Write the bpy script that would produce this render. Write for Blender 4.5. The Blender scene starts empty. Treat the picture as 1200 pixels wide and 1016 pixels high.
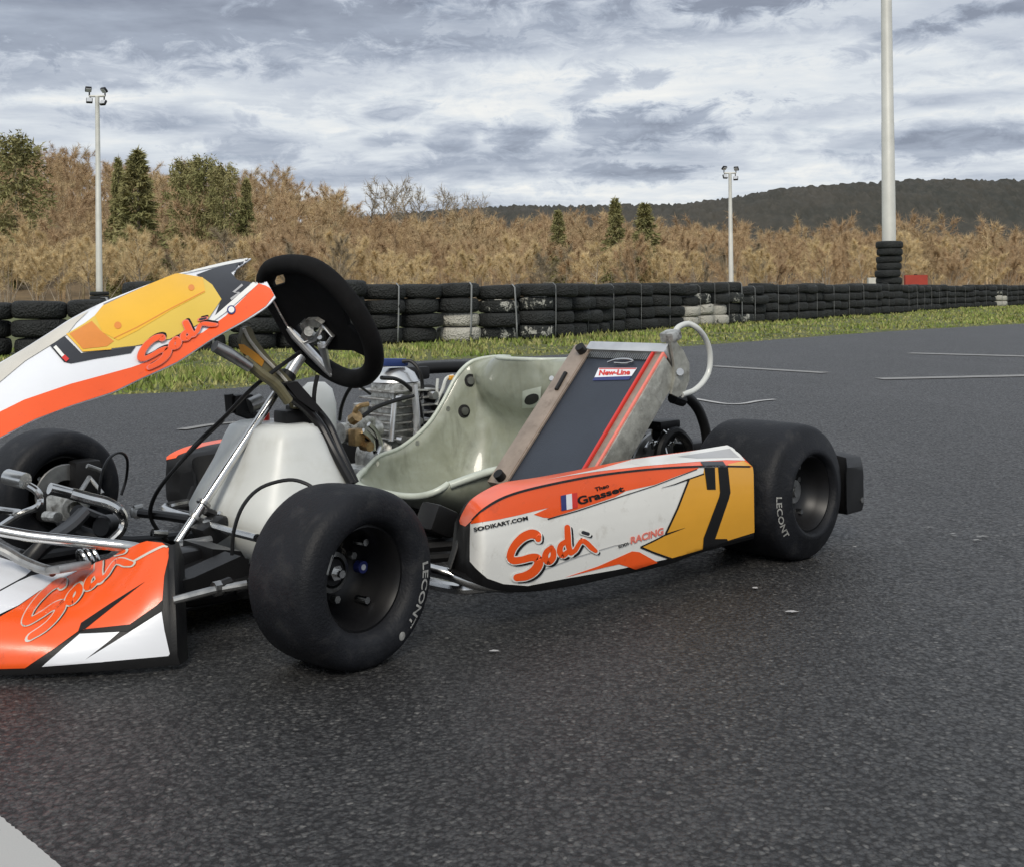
import bpy, bmesh, math, random
import numpy as np
from mathutils import Vector, Matrix
from mathutils.bvhtree import BVHTree

random.seed(7)
rng = np.random.default_rng(7)
S = bpy.context.scene
COL = S.collection

# ------------------------------------------------------------------ camera, light, exposure
FPX, CAMH, HORIZ, ROLL = 1329.7, 0.5466, 347.0, -0.0110
cam_d = bpy.data.cameras.new('camera')
cam = bpy.data.objects.new('camera', cam_d)
COL.objects.link(cam)
cam_d.sensor_width = 36.0
cam_d.lens = 36.0 * FPX / 1200.0
cam_d.shift_y = -(508.0 - HORIZ) / 1200.0
cam_d.clip_start = 0.05
cam_d.clip_end = 9000
cam.matrix_world = Matrix.Translation((0, 0, CAMH)) @ Matrix.Rotation(math.pi / 2, 4, 'X') @ Matrix.Rotation(ROLL, 4, 'Z')
S.camera = cam

SUN_AZ, SUN_EL = math.radians(186), math.radians(44)      # azimuth clockwise from +Y (the view direction)
world = bpy.data.worlds.new('World')
S.world = world
world.use_nodes = True
wn, wl = world.node_tree.nodes, world.node_tree.links
wn.clear()


class NB:
    """tiny node builder"""
    def __init__(s, nt):
        s.n, s.l = nt.nodes, nt.links

    def node(s, typ, **kw):
        n = s.n.new(typ)
        for k, v in kw.items():
            setattr(n, k, v)
        return n

    def put(s, sock, v):
        if isinstance(v, bpy.types.NodeSocket):
            s.l.new(v, sock)
        elif v is not None:
            if isinstance(v, (tuple, list)) and len(v) == 3 and sock.type == 'RGBA':
                v = (*v, 1)
            sock.default_value = v

    def math(s, op, a, b=None, c=None, clamp=False):
        n = s.node('ShaderNodeMath', operation=op, use_clamp=clamp)
        s.put(n.inputs[0], a)
        if b is not None: s.put(n.inputs[1], b)
        if c is not None: s.put(n.inputs[2], c)
        return n.outputs[0]

    def noise(s, vec, scale, detail=4, rough=.55, dist=0, dim='3D'):
        n = s.node('ShaderNodeTexNoise', noise_dimensions=dim)
        s.put(n.inputs['Vector'], vec)
        n.inputs['Scale'].default_value = scale
        n.inputs['Detail'].default_value = detail
        n.inputs['Roughness'].default_value = rough
        n.inputs['Distortion'].default_value = dist
        return n.outputs['Fac']

    def voronoi(s, vec, scale, feature='F1', out='Distance'):
        n = s.node('ShaderNodeTexVoronoi', feature=feature)
        s.put(n.inputs['Vector'], vec)
        n.inputs['Scale'].default_value = scale
        return n.outputs[out]

    def mapr(s, v, a, b, c=0.0, d=1.0):
        n = s.node('ShaderNodeMapRange', clamp=True)
        s.put(n.inputs[0], v)
        for i, x in zip((1, 2, 3, 4), (a, b, c, d)): s.put(n.inputs[i], x)
        return n.outputs[0]

    def mix(s, f, a, b):
        n = s.node('ShaderNodeMix', data_type='RGBA')
        s.put(n.inputs[0], f); s.put(n.inputs[6], a); s.put(n.inputs[7], b)
        return n.outputs[2]

    def vmul(s, v, t):
        n = s.node('ShaderNodeVectorMath', operation='MULTIPLY')
        s.put(n.inputs[0], v); s.put(n.inputs[1], t)
        return n.outputs[0]

    def ramp(s, f, stops):
        n = s.node('ShaderNodeValToRGB')
        cr = n.color_ramp
        while len(cr.elements) < len(stops): cr.elements.new(.5)
        for e, (p, c) in zip(cr.elements, stops):
            e.position = p; e.color = (*c, 1)
        s.put(n.inputs[0], f)
        return n.outputs[0]


W = NB(world.node_tree)
tc = W.node('ShaderNodeTexCoord').outputs['Generated']
sep = W.node('ShaderNodeSeparateXYZ'); W.put(sep.inputs[0], tc)
dx, dy, dz = sep.outputs
el = W.math('ARCSINE', dz)
az = W.math('ARCTAN2', dx, dy)
zz = W.math('ADD', W.math('MAXIMUM', dz, 0.0), 0.07)
cmb = W.node('ShaderNodeCombineXYZ')
W.put(cmb.inputs[0], W.math('DIVIDE', dx, zz)); W.put(cmb.inputs[1], W.math('DIVIDE', dy, zz))
pl = cmb.outputs[0]
n1 = W.noise(W.vmul(pl, (.75, 1, 1)), .8, 7, .56, .5)
n2 = W.noise(W.vmul(pl, (.9, 1.2, 1)), 2.4, 7, .58, .3)
n3 = W.noise(pl, 6.0, 5, .6)
cmb2 = W.node('ShaderNodeCombineXYZ')
W.put(cmb2.inputs[0], az); W.put(cmb2.inputs[1], W.math('MULTIPLY', el, 2.2))
ae = cmb2.outputs[0]
w1 = W.math('SUBTRACT', W.noise(ae, 9, 6, .6), .5)
w2 = W.math('SUBTRACT', W.noise(W.vmul(ae, (1, 1, 1)), 24, 7, .68, .6), .5)


def blob(px, py, rx, ry, amp, wob=1.0, tilt=0.0):
    """a cloud bank in the sky at the given bearing and height"""
    a0 = math.atan((px - 600) / FPX); e0 = math.atan((347 - py) / FPX)
    rx /= FPX; ry /= FPX
    da = W.math('SUBTRACT', az, a0); de = W.math('SUBTRACT', el, e0)
    de = W.math('SUBTRACT', de, W.math('MULTIPLY', da, tilt))
    a = W.math('DIVIDE', da, rx); b = W.math('DIVIDE', de, ry)
    r = W.math('SQRT', W.math('ADD', W.math('MULTIPLY', a, a), W.math('MULTIPLY', b, b)))
    r = W.math('ADD', r, W.math('MULTIPLY', W.math('ADD', w1, W.math('MULTIPLY', w2, 1.35)), 3.0 * wob))
    return W.mapr(r, .5, 1.2, amp, 0)


dark = None
for b in [(150, 25, 620, 62, .75, .8, 0), (520, 30, 420, 40, .5, .8, -.03), (960, 5, 190, 26, .95, .8, .1),
          (1130, 52, 110, 15, .8, .8, .22), (60, 100, 160, 22, .5, 1, .12), (200, 145, 95, 14, .5, .9, 0),
          (770, 152, 105, 27, .95, .9, .06), (615, 160, 45, 20, .9, .8, .15), (528, 163, 35, 18, .75, .8, .1),
          (690, 112, 34, 14, .65, .9, .35), (762, 97, 24, 12, .7, .9, 0), (462, 131, 38, 10, .7, .9, .1), (465, 162, 40, 10, .6, .9, 0),
          (740, 205, 90, 14, .85, .9, 0), (570, 200, 170, 24, .5, .9, 0), (1115, 188, 85, 26, .75, .8, .05), (300, 178, 70, 22, .6, .8, 0),
          (1060, 140, 190, 12, .45, .8, .05), (430, 200, 90, 22, .35, .9, 0)]:
    o = blob(*b)
    dark = o if dark is None else W.math('MAXIMUM', dark, o)
lit = None
for b in [(820, 120, 420, 55, .9, .7, 0), (330, 145, 130, 20, .9, .9, .0), (620, 222, 220, 16, 1.0, .6, 0), (830, 225, 260, 20, .9, .5, .04),
          (395, 70, 70, 14, .6, 1, -.05), (60, 128, 90, 7, .6, .8, .1), (1010, 95, 220, 22, .9, .7, .03), (1050, 200, 160, 14, .5, .7, 0)]:
    o = blob(*b)
    lit = o if lit is None else W.math('MAXIMUM', lit, o)
fwd = W.mapr(dy, .75, .9)
lit = W.math('MULTIPLY', lit, fwd); dark = W.math('MULTIPLY', dark, fwd)
base = W.math('ADD', W.math('MULTIPLY', W.math('SUBTRACT', n1, .5), 1.25), W.math('MULTIPLY', W.math('SUBTRACT', n2, .5), .7))
base = W.math('ADD', base, W.math('MULTIPLY', W.math('SUBTRACT', n3, .5), .25))
val = W.math('ADD', .60, base)
val = W.math('ADD', val, W.math('MULTIPLY', lit, .27))
val = W.math('SUBTRACT', val, W.math('MULTIPLY', dark, .60))
ccol = W.ramp(val, [(0.0, (.265, .30, .375)), (.26, (.39, .44, .53)), (.5, (.56, .61, .69)), (.74, (.74, .785, .83)), (1.0, (.94, .94, .91))])
sky = W.node('ShaderNodeTexSky', sky_type='NISHITA')
sky.sun_disc = False
sky.sun_elevation = SUN_EL
sky.sun_rotation = SUN_AZ
sky.air_density = 1.0
bg1 = W.node('ShaderNodeBackground'); W.put(bg1.inputs[0], sky.outputs[0]); bg1.inputs[1].default_value = .08
bg2 = W.node('ShaderNodeBackground'); W.put(bg2.inputs[0], ccol); bg2.inputs[1].default_value = 1.0
ms = W.node('ShaderNodeMixShader')
W.put(ms.inputs[0], W.mapr(n2, .25, .4, .82, .97))
wl.new(bg1.outputs[0], ms.inputs[1]); wl.new(bg2.outputs[0], ms.inputs[2])
out = W.node('ShaderNodeOutputWorld'); wl.new(ms.outputs[0], out.inputs[0])

sun_d = bpy.data.lights.new('sun', 'SUN')
sun = bpy.data.objects.new('sun', sun_d)
COL.objects.link(sun)
sun_d.energy = 2.3
sun_d.angle = math.radians(22)
sun_d.color = (1.0, .93, .82)
sdir = Vector((math.sin(SUN_AZ) * math.cos(SUN_EL), math.cos(SUN_AZ) * math.cos(SUN_EL), math.sin(SUN_EL)))
sun.rotation_euler = sdir.to_track_quat('Z', 'Y').to_euler()
sun.location = sdir * 60

S.cycles.caustics_reflective = False
S.view_settings.view_transform = 'Standard'
S.view_settings.look = 'None'
S.view_settings.exposure = 0.0
S.view_settings.gamma = 1.0
S.view_settings.use_curve_mapping = False

# ------------------------------------------------------------------ measuring helpers
cR, sR = math.cos(ROLL), math.sin(ROLL)


def ray(px, py):
    X, Y = px - 600.0, py - HORIZ
    return Vector(((cR * X + sR * Y) / FPX, 1.0, -(-sR * X + cR * Y) / FPX))


CAM = Vector((0, 0, CAMH))


def ground(px, py, z=0.0):
    r = ray(px, py)
    return CAM + r * ((z - CAMH) / r.z)


def at_depth(px, py, d):
    return CAM + ray(px, py) * d


TH = math.radians(223.67)
KR = Vector((0.1194, 2.8113, 0))
KM = Matrix.Translation(KR) @ Matrix.Rotation(TH, 4, 'Z')
KI = KM.inverted()
CL = KI @ CAM                                              # measuring point in kart coordinates
KI3 = KI.to_3x3()


def ky(px, py, y):
    """kart point seen along a line of sight, at a given sideways offset"""
    r = KI3 @ ray(px, py)
    return CL + r * ((y - CL.y) / r.y)


def kx(px, py, x):
    r = KI3 @ ray(px, py)
    return CL + r * ((x - CL.x) / r.x)


def kz(px, py, z):
    r = KI3 @ ray(px, py)
    return CL + r * ((z - CL.z) / r.z)


def kd(px, py, d):
    return KI @ at_depth(px, py, d)


# ------------------------------------------------------------------ object helpers
def tag(o, label=None, cat=None, group=None, kind=None):
    if label: o['label'] = label
    if cat: o['category'] = cat
    if group: o['group'] = group
    if kind: o['kind'] = kind
    return o


def empty(name, loc=(0, 0, 0), rz=0, parent=None):
    o = bpy.data.objects.new(name, None)
    COL.objects.link(o)
    o.empty_display_size = .2
    o.location = loc; o.rotation_euler = (0, 0, rz)
    if parent: o.parent = parent
    return o


def frame(d):
    d = Vector(d).normalized()
    a = Vector((0, 0, 1)) if abs(d.z) < .9 else Vector((1, 0, 0))
    u = d.cross(a).normalized()
    return u, d.cross(u)


def catmull(pts, n=6):
    P = [Vector(p) for p in pts]
    if len(P) < 3: return P
    Q = [P[0] * 2 - P[1]] + P + [P[-1] * 2 - P[-2]]
    o = []
    for i in range(len(P) - 1):
        p0, p1, p2, p3 = Q[i:i + 4]
        for k in range(n):
            t = k / n
            o.append(.5 * ((2 * p1) + (p2 - p0) * t + (2 * p0 - 5 * p1 + 4 * p2 - p3) * t * t + (3 * p1 - p0 - 3 * p2 + p3) * t ** 3))
    return o + [P[-1]]


class MB:
    def __init__(s):
        s.v, s.f, s.m = [], [], []
        s.cur = 0

    def add(s, vs, fs):
        b = len(s.v)
        s.v += [tuple(v) for v in vs]
        for f in fs:
            s.f.append([b + i for i in f]); s.m.append(s.cur)

    def box(s, c, size, rot=None, bev=0.0):
        bm = bmesh.new()
        bmesh.ops.create_cube(bm, size=1)
        for v in bm.verts: v.co = Vector((v.co.x * size[0], v.co.y * size[1], v.co.z * size[2]))
        if bev: bmesh.ops.bevel(bm, geom=bm.edges[:], offset=bev, segments=2, affect='EDGES', profile=.6)
        c = Vector(c)
        vs = [(rot @ v.co if rot else v.co) + c for v in bm.verts]
        bm.verts.index_update()
        s.add(vs, [[v.index for v in f.verts] for f in bm.faces])
        bm.free()

    def tube(s, pts, r, n=10, smooth=0, closed=False, flat=None):
        P = catmull(pts, smooth) if smooth else [Vector(p) for p in pts]
        N = len(P)
        rs = r if isinstance(r, (list, tuple)) else None
        vs, fs = [], []
        u = None
        for i, p in enumerate(P):
            if closed: d = P[(i + 1) % N] - P[i - 1]
            else: d = P[min(i + 1, N - 1)] - P[max(i - 1, 0)]
            d = d.normalized()
            if u is None: u = frame(d)[0]
            u = (u - d * u.dot(d)).normalized()
            w = d.cross(u)
            if rs:
                t = i / (N - 1) * (len(rs) - 1); a = int(min(t, len(rs) - 2)); rr = rs[a] + (rs[a + 1] - rs[a]) * (t - a)
            else: rr = r
            for k in range(n):
                q = 2 * math.pi * k / n
                vs.append(p + u * (math.cos(q) * rr) + w * (math.sin(q) * rr))
        M = N if closed else N - 1
        for i in range(M):
            j = (i + 1) % N
            for k in range(n):
                l = (k + 1) % n
                fs.append([i * n + k, i * n + l, j * n + l, j * n + k])
        if not closed:
            fs.append([k for k in range(n)][::-1]); fs.append([(N - 1) * n + k for k in range(n)])
        s.add(vs, fs)

    def lathe(s, prof, c=(0, 0, 0), d=(0, 1, 0), n=40, closed=False, a0=0, a1=2 * math.pi):
        """prof: (radius, offset along d)"""
        c = Vector(c); d = Vector(d).normalized(); u, w = frame(d)
        vs, fs = [], []
        full = abs(a1 - a0 - 2 * math.pi) < 1e-6
        K = n if full else n + 1
        for (r, h) in prof:
            for k in range(K):
                q = a0 + (a1 - a0) * k / n
                vs.append(c + d * h + (u * math.cos(q) + w * math.sin(q)) * r)
        m = len(prof)
        for i in range(m if closed else m - 1):
            j = (i + 1) % m
            for k in range(n):
                l = (k + 1) % K
                fs.append([i * K + k, j * K + k, j * K + l, i * K + l])
        s.add(vs, fs)

    def cyl(s, a, b, r, n=14, r2=None):
        a, b = Vector(a), Vector(b)
        h = (b - a).length
        s.lathe([(0.0001, 0), (r, 0), (r if r2 is None else r2, h), (0.0001, h)], a, b - a, n)

    def grid(s, rows, flip=False, loop=False):
        n = len(rows[0])
        vs = [p for r in rows for p in r]
        fs = []
        R = len(rows)
        for i in range(R if loop else R - 1):
            j = (i + 1) % R
            for k in range(n - 1):
                f = [i * n + k, i * n + k + 1, j * n + k + 1, j * n + k]
                fs.append(f[::-1] if flip else f)
        s.add(vs, fs)

    def prism(s, poly, off):
        """poly: 3D points of a flat outline; off: thickness vector"""
        off = Vector(off)
        P = [Vector(p) for p in poly]
        n = len(P)
        s.add([p for p in P] + [p + off for p in P],
              [list(range(n)), list(range(n, 2 * n))[::-1]] + [[i, (i + 1) % n, n + (i + 1) % n, n + i][::-1] for i in range(n)])

    def build(s, name, mats, parent=None, ang=35, fix=True, solid=0):
        me = bpy.data.meshes.new(name)
        me.from_pydata(s.v, [], s.f)
        if not isinstance(mats, (list, tuple)): mats = [mats]
        for m in mats: me.materials.append(m)
        me.polygons.foreach_set('material_index', s.m)
        if fix:
            bm = bmesh.new(); bm.from_mesh(me)
            bmesh.ops.remove_doubles(bm, verts=bm.verts, dist=1e-5)
            bmesh.ops.recalc_face_normals(bm, faces=bm.faces)
            bm.to_mesh(me); bm.free()
        me.shade_smooth()
        me.set_sharp_from_angle(angle=math.radians(ang))
        o = bpy.data.objects.new(name, me)
        COL.objects.link(o)
        if parent: o.parent = parent
        if solid:
            md = o.modifiers.new('thickness', 'SOLIDIFY'); md.thickness = solid; md.offset = 0
        return o


def np_mesh(name, V, F, mats, parent=None, midx=None, smooth=False):
    """V (n,3), F (m,k) numpy"""
    me = bpy.data.meshes.new(name)
    k = F.shape[1]
    me.vertices.add(len(V)); me.vertices.foreach_set('co', V.astype(np.float32).ravel())
    me.loops.add(F.size); me.loops.foreach_set('vertex_index', F.astype(np.int32).ravel())
    me.polygons.add(len(F)); me.polygons.foreach_set('loop_start', np.arange(0, F.size, k, dtype=np.int32))
    if not isinstance(mats, (list, tuple)): mats = [mats]
    for m in mats: me.materials.append(m)
    if midx is not None: me.polygons.foreach_set('material_index', midx.astype(np.int32))
    if smooth: me.polygons.foreach_set('use_smooth', np.ones(len(F), bool))
    me.update(calc_edges=True)
    o = bpy.data.objects.new(name, me)
    COL.objects.link(o)
    if parent: o.parent = parent
    return o


# ------------------------------------------------------------------ materials
def mat(name, col, rough=.5, metal=0.0, spec=.5, coat=0.0, var=0.0, vscale=20, bump=0.0, bscale=200, trans=0.0, wear=None, rvar=0.0):
    m = bpy.data.materials.new(name); m.use_nodes = True
    nt = m.node_tree; B = NB(nt)
    p = nt.nodes['Principled BSDF']
    p.inputs['Base Color'].default_value = (*col, 1)
    p.inputs['Roughness'].default_value = rough
    p.inputs['Metallic'].default_value = metal
    p.inputs['Specular IOR Level'].default_value = spec
    p.inputs['Coat Weight'].default_value = coat
    p.inputs['Coat Roughness'].default_value = .12
    if trans: p.inputs['Transmission Weight'].default_value = trans
    t = B.node('ShaderNodeTexCoord').outputs['Object']
    c = None
    if var:
        n = B.noise(t, vscale, 6, .6)
        f = B.mapr(n, .3, .7)
        lo = tuple(x * (1 - var) for x in col); hi = tuple(min(1, x * (1 + var)) for x in col)
        c = B.mix(f, lo, hi)
        if rvar: B.put(p.inputs['Roughness'], B.mapr(n, .3, .7, rough - rvar, rough + rvar))
    if wear:
        wc, ws, lo_, hi_ = wear
        f = B.mapr(B.noise(t, ws, 8, .65, .3), lo_, hi_)
        c = B.mix(f, c if c is not None else col, wc)
    if c is not None: B.put(p.inputs['Base Color'], c)
    if bump:
        b = B.node('ShaderNodeBump'); b.inputs['Strength'].default_value = bump; b.inputs['Distance'].default_value = .002
        B.put(b.inputs['Height'], B.noise(t, bscale, 3, .6)); B.put(p.inputs['Normal'], b.outputs[0])
    return m


M = {}
M['tyre'] = mat('kart tyre rubber', (.0085, .0095, .0125), .60, var=.45, vscale=14, bump=.5, bscale=230, spec=.28, rvar=.08, wear=((.030, .030, .031), 26, .52, .78))
M['rim'] = mat('black magnesium', (.006, .006, .007), .42, .2, var=.2)
M['black'] = mat('black plastic', (.008, .008, .0085), .48, spec=.35, var=.3, bump=.15, bscale=400)
M['suede'] = mat('black suede', (.0065, .0065, .007), .9, spec=.2, var=.3, vscale=40, bump=.3, bscale=700)
M['blackmatt'] = mat('matt black', (.014, .014, .014), .75, var=.3, vscale=40, bump=.3, bscale=500)
M['blackmetal'] = mat('black painted steel', (.011, .011, .012), .38, .3, var=.4, vscale=30)
M['chrome'] = mat('bright steel', (.62, .62, .61), .20, 1, var=.15, vscale=30, rvar=.08)
M['steel'] = mat('dull steel', (.38, .38, .37), .36, .95, var=.3, vscale=30, rvar=.1)
M['alu'] = mat('cast aluminium', (.54, .54, .51), .45, .8, var=.35, vscale=60, bump=.3, bscale=300, wear=((.12, .11, .09), 45, .5, .7))
M['alubright'] = mat('machined aluminium', (.72, .72, .71), .3, .9, var=.12)
M['brass'] = mat('brass fitting', (.38, .26, .13), .4, .8, var=.4, vscale=80)
M['orange'] = mat('orange sticker film', (.90, .105, .014), .32, coat=.3, var=.06, vscale=9, wear=((.62, .075, .018), 38, .60, .78), rvar=.08)
M['white'] = mat('white sticker film', (.80, .80, .765), .32, coat=.35, var=.03, vscale=9, wear=((.56, .54, .49), 26, .57, .78), rvar=.08)
M['white2'] = mat('cool white film', (.78, .80, .84), .34, coat=.3, var=.03, vscale=9)
M['yellow'] = mat('yellow sticker film', (.78, .38, .035), .34, coat=.35, var=.05, vscale=8)
M['amber'] = mat('golden number plate film', (.82, .46, .03), .34, coat=.35, var=.08, vscale=5)
M['limeyel'] = mat('pale yellow film', (.72, .50, .07), .36, coat=.3, var=.06, vscale=5)
M['burnt'] = mat('burnt orange film', (.70, .24, .035), .36, coat=.3, var=.12, vscale=12)
M['ink'] = mat('black print', (.006, .006, .0065), .55, spec=.3)
M['darkgrey'] = mat('charcoal film', (.024, .026, .032), .45, coat=.05, var=.1)
M['greyfilm'] = mat('grey film', (.40, .40, .40), .34, coat=.3, var=.1)
M['greybrown'] = mat('grey brown film', (.26, .22, .20), .4, coat=.3, var=.15)
M['beige'] = mat('translucent beige plastic and shading', (.60, .57, .50), .35, coat=.3, var=.06)  # also the tone of the shading painted on the front panel
M['red'] = mat('red print', (.62, .03, .02), .35, coat=.3)
M['pink'] = mat('faded red print', (.80, .20, .15), .4, coat=.2, var=.1, vscale=90)
M['blue'] = mat('blue print', (.025, .035, .16), .4, coat=.2)
M['blueplastic'] = mat('blue plug cap', (.018, .04, .16), .5)
M['letter'] = mat('pale tyre lettering', (.30, .30, .285), .6, var=.5, vscale=90)
M['tank'] = mat('translucent white tank plastic', (.66, .68, .66), .38, var=.05, vscale=7, spec=.5, wear=((.56, .57, .53), 9, .5, .75))
M['tank'].node_tree.nodes['Principled BSDF'].inputs['Subsurface Weight'].default_value = .15
M['tank'].node_tree.nodes['Principled BSDF'].inputs['Subsurface Radius'].default_value = (.02, .02, .02)
M['olive'] = mat('olive bracket plastic', (.15, .135, .075), .5, var=.3, vscale=30)
M['gold'] = mat('orange bracket sticker', (.62, .27, .02), .4, var=.15)
M['tan'] = mat('bronze anodised radiator frame', (.36, .29, .235), .42, .45, var=.18, vscale=25, wear=((.24, .19, .15), 40, .55, .75))
M['tank_alu'] = mat('dusty aluminium side tank', (.36, .36, .32), .5, .55, var=.35, vscale=35, bump=.4, bscale=120, wear=((.55, .55, .50), 30, .52, .7))
M['clearhose'] = mat('milky silicone hose', (.72, .74, .71), .2, spec=.6, trans=.2)
M['screen'] = mat('dark blue radiator screen', (.032, .040, .056), .45, var=.15, vscale=6, bump=.3, bscale=300)

# fibreglass seat: mottled resin
m = bpy.data.materials.new('grey green fibreglass'); m.use_nodes = True
B = NB(m.node_tree); p = m.node_tree.nodes['Principled BSDF']
t = B.node('ShaderNodeTexCoord').outputs['Object']
f1 = B.mapr(B.noise(t, 9, 5, .6, .4), .3, .7)
f2 = B.mapr(B.noise(t, 55, 5, .7), .3, .7)
f3 = B.mapr(B.noise(B.vmul(t, (1, 1, .3)), 26, 4, .6, .5), .52, .75)
c = B.mix(f1, (.215, .232, .18), (.42, .45, .385)); c = B.mix(B.math('MULTIPLY', f2, .5), c, (.28, .29, .21)); c = B.mix(B.math('MULTIPLY', f3, .55), c, (.14, .145, .11))
B.put(p.inputs['Base Color'], c); p.inputs['Roughness'].default_value = .32; p.inputs['Coat Weight'].default_value = .5
p.inputs['Transmission Weight'].default_value = 0.0
M['seat'] = m
M['seatrim'] = mat('pale resin rim', (.50, .54, .47), .4, coat=.3, var=.12, vscale=30)


def ground_mat(name, kind):
    m = bpy.data.materials.new(name); m.use_nodes = True
    B = NB(m.node_tree); p = m.node_tree.nodes['Principled BSDF']
    t = B.node('ShaderNodeTexCoord').outputs['Object']
    if kind == 'asphalt':
        warp = B.node('ShaderNodeVectorMath', operation='ADD')
        nz = B.node('ShaderNodeTexNoise'); B.put(nz.inputs['Vector'], t); nz.inputs['Scale'].default_value = 130; nz.inputs['Detail'].default_value = 2
        B.put(warp.inputs[0], t); B.put(warp.inputs[1], B.vmul(nz.outputs['Color'], (.008, .008, .008)))
        tw = warp.outputs[0]
        vor = B.node('ShaderNodeTexVoronoi'); B.put(vor.inputs['Vector'], tw); vor.inputs['Scale'].default_value = 142
        vd = vor.outputs['Distance']
        s = B.node('ShaderNodeSeparateColor'); B.put(s.inputs[0], vor.outputs['Color'])
        vor2 = B.node('ShaderNodeTexVoronoi'); B.put(vor2.inputs['Vector'], tw); vor2.inputs['Scale'].default_value = 290
        s2 = B.node('ShaderNodeSeparateColor'); B.put(s2.inputs[0], vor2.outputs['Color'])
        big = B.mapr(B.noise(t, .55, 5, .6), .35, .7)
        mid = B.mapr(B.noise(t, 5.5, 5, .6), .3, .72)
        fine = B.noise(t, 420, 3, .7)
        c = B.mix(big, (.017, .017, .0175), (.028, .028, .0295))
        c = B.mix(B.math('MULTIPLY', mid, .35), c, (.038, .0365, .034))
        # stones of the aggregate, each its own shade
        stone = B.ramp(s.outputs[0], [(0, (.012, .012, .012)), (.42, (.026, .0255, .025)), (.76, (.054, .053, .051)), (.95, (.100, .097, .091)), (1.0, (.20, .192, .178))])
        c = B.mix(B.math('MULTIPLY', B.mapr(vd, .62, .30), .72), c, stone)
        stone2 = B.ramp(s2.outputs[1], [(0, (.010, .010, .011)), (.6, (.027, .027, .028)), (1.0, (.085, .083, .079))])
        c = B.mix(B.math('MULTIPLY', B.mapr(vor2.outputs['Distance'], .6, .3), .42), c, stone2)
        c = B.mix(B.math('MULTIPLY', B.mapr(vd, .48, .72), .6), c, (.011, .011, .012))
        blotch = B.math('MULTIPLY', B.mapr(B.noise(B.vmul(t, (1, .45, 1)), 1.7, 7, .66, .8), .50, .70), .38)
        c = B.mix(blotch, c, (.070, .070, .072))
        stain = B.math('MULTIPLY', B.mapr(B.noise(t, .9, 5, .6, .5), .56, .72), .35)
        c = B.mix(stain, c, (.019, .0175, .0165))
        B.put(p.inputs['Base Color'], c)
        B.put(p.inputs['Roughness'], B.mapr(B.math('ADD', B.math('MULTIPLY', fine, .5), B.math('MULTIPLY', s.outputs[2], .5)), .2, .8, .34, .66)); B.put(p.inputs['Specular IOR Level'], B.mapr(B.math('ADD', vd, B.math('MULTIPLY', vor2.outputs['Distance'], .35)), .45, .9, .85, .30))
        b = B.node('ShaderNodeBump'); b.inputs['Strength'].default_value = .6; b.inputs['Distance'].default_value = .004
        h = B.math('ADD', B.math('MULTIPLY', vd, -1.1), B.math('MULTIPLY', fine, .5))
        h = B.math('ADD', h, B.math('MULTIPLY', s.outputs[1], .55))
        h = B.math('ADD', h, B.math('MULTIPLY', vor2.outputs['Distance'], -.4))
        B.put(b.inputs['Height'], h); B.put(p.inputs['Normal'], b.outputs[0])
    elif kind == 'grass':
        a = B.noise(t, 3.2, 6, .65, .4); b_ = B.noise(t, 22, 5, .65)
        c = B.mix(B.mapr(a, .35, .65), (.055, .075, .020), (.13, .14, .05))
        c = B.mix(B.math('MULTIPLY', B.mapr(b_, .5, .7), .6), c, (.20, .17, .08))
        B.put(p.inputs['Base Color'], c); p.inputs['Roughness'].default_value = .9
        b = B.node('ShaderNodeBump'); b.inputs['Strength'].default_value = .8; b.inputs['Distance'].default_value = .03
        B.put(b.inputs['Height'], b_); B.put(p.inputs['Normal'], b.outputs[0])
    elif kind == 'litter':
        a = B.noise(t, .12, 6, .65, .4); b_ = B.noise(t, 1.6, 5, .65)
        c = B.mix(B.mapr(a, .35, .65), (.14, .095, .05), (.23, .16, .08))
        c = B.mix(B.math('MULTIPLY', B.mapr(b_, .45, .7), .6), c, (.085, .065, .04))
        B.put(p.inputs['Base Color'], c); p.inputs['Roughness'].default_value = .95
    elif kind == 'hill':
        a = B.noise(t, .012, 6, .65, .4); b_ = B.noise(t, .11, 4, .7)
        c = B.mix(B.mapr(a, .35, .65), (.030, .033, .028), (.055, .050, .040))
        c = B.mix(B.math('MULTIPLY', B.mapr(b_, .45, .7), .6), c, (.075, .068, .055))
        B.put(p.inputs['Base Color'], c); p.inputs['Roughness'].default_value = .95
    return m


M['asphalt'] = ground_mat('track asphalt', 'asphalt')
M['turf'] = ground_mat('verge turf', 'grass')
M['litter'] = ground_mat('leaf litter slope', 'litter')
M['hill'] = ground_mat('distant wooded slope', 'hill')


def plant_mat(name, cols, scale=.15, rnd=.3, fine=3.0):
    m = bpy.data.materials.new(name); m.use_nodes = True
    B = NB(m.node_tree); p = m.node_tree.nodes['Principled BSDF']
    g = B.node('ShaderNodeNewGeometry').outputs['Position']
    n = B.noise(g, scale, 4, .6)
    c = B.ramp(n, [(.3 + .4 * i / max(1, len(cols) - 1), c) for i, c in enumerate(cols)])
    f = B.noise(g, fine, 3, .6)
    c2 = B.node('ShaderNodeHueSaturation')
    B.put(c2.inputs['Value'], B.mapr(f, .3, .7, 1 - rnd, 1 + rnd)); B.put(c2.inputs['Color'], c)
    B.put(p.inputs['Base Color'], c2.outputs[0]); p.inputs['Roughness'].default_value = .9
    p.inputs['Specular IOR Level'].default_value = .15
    return m


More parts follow.
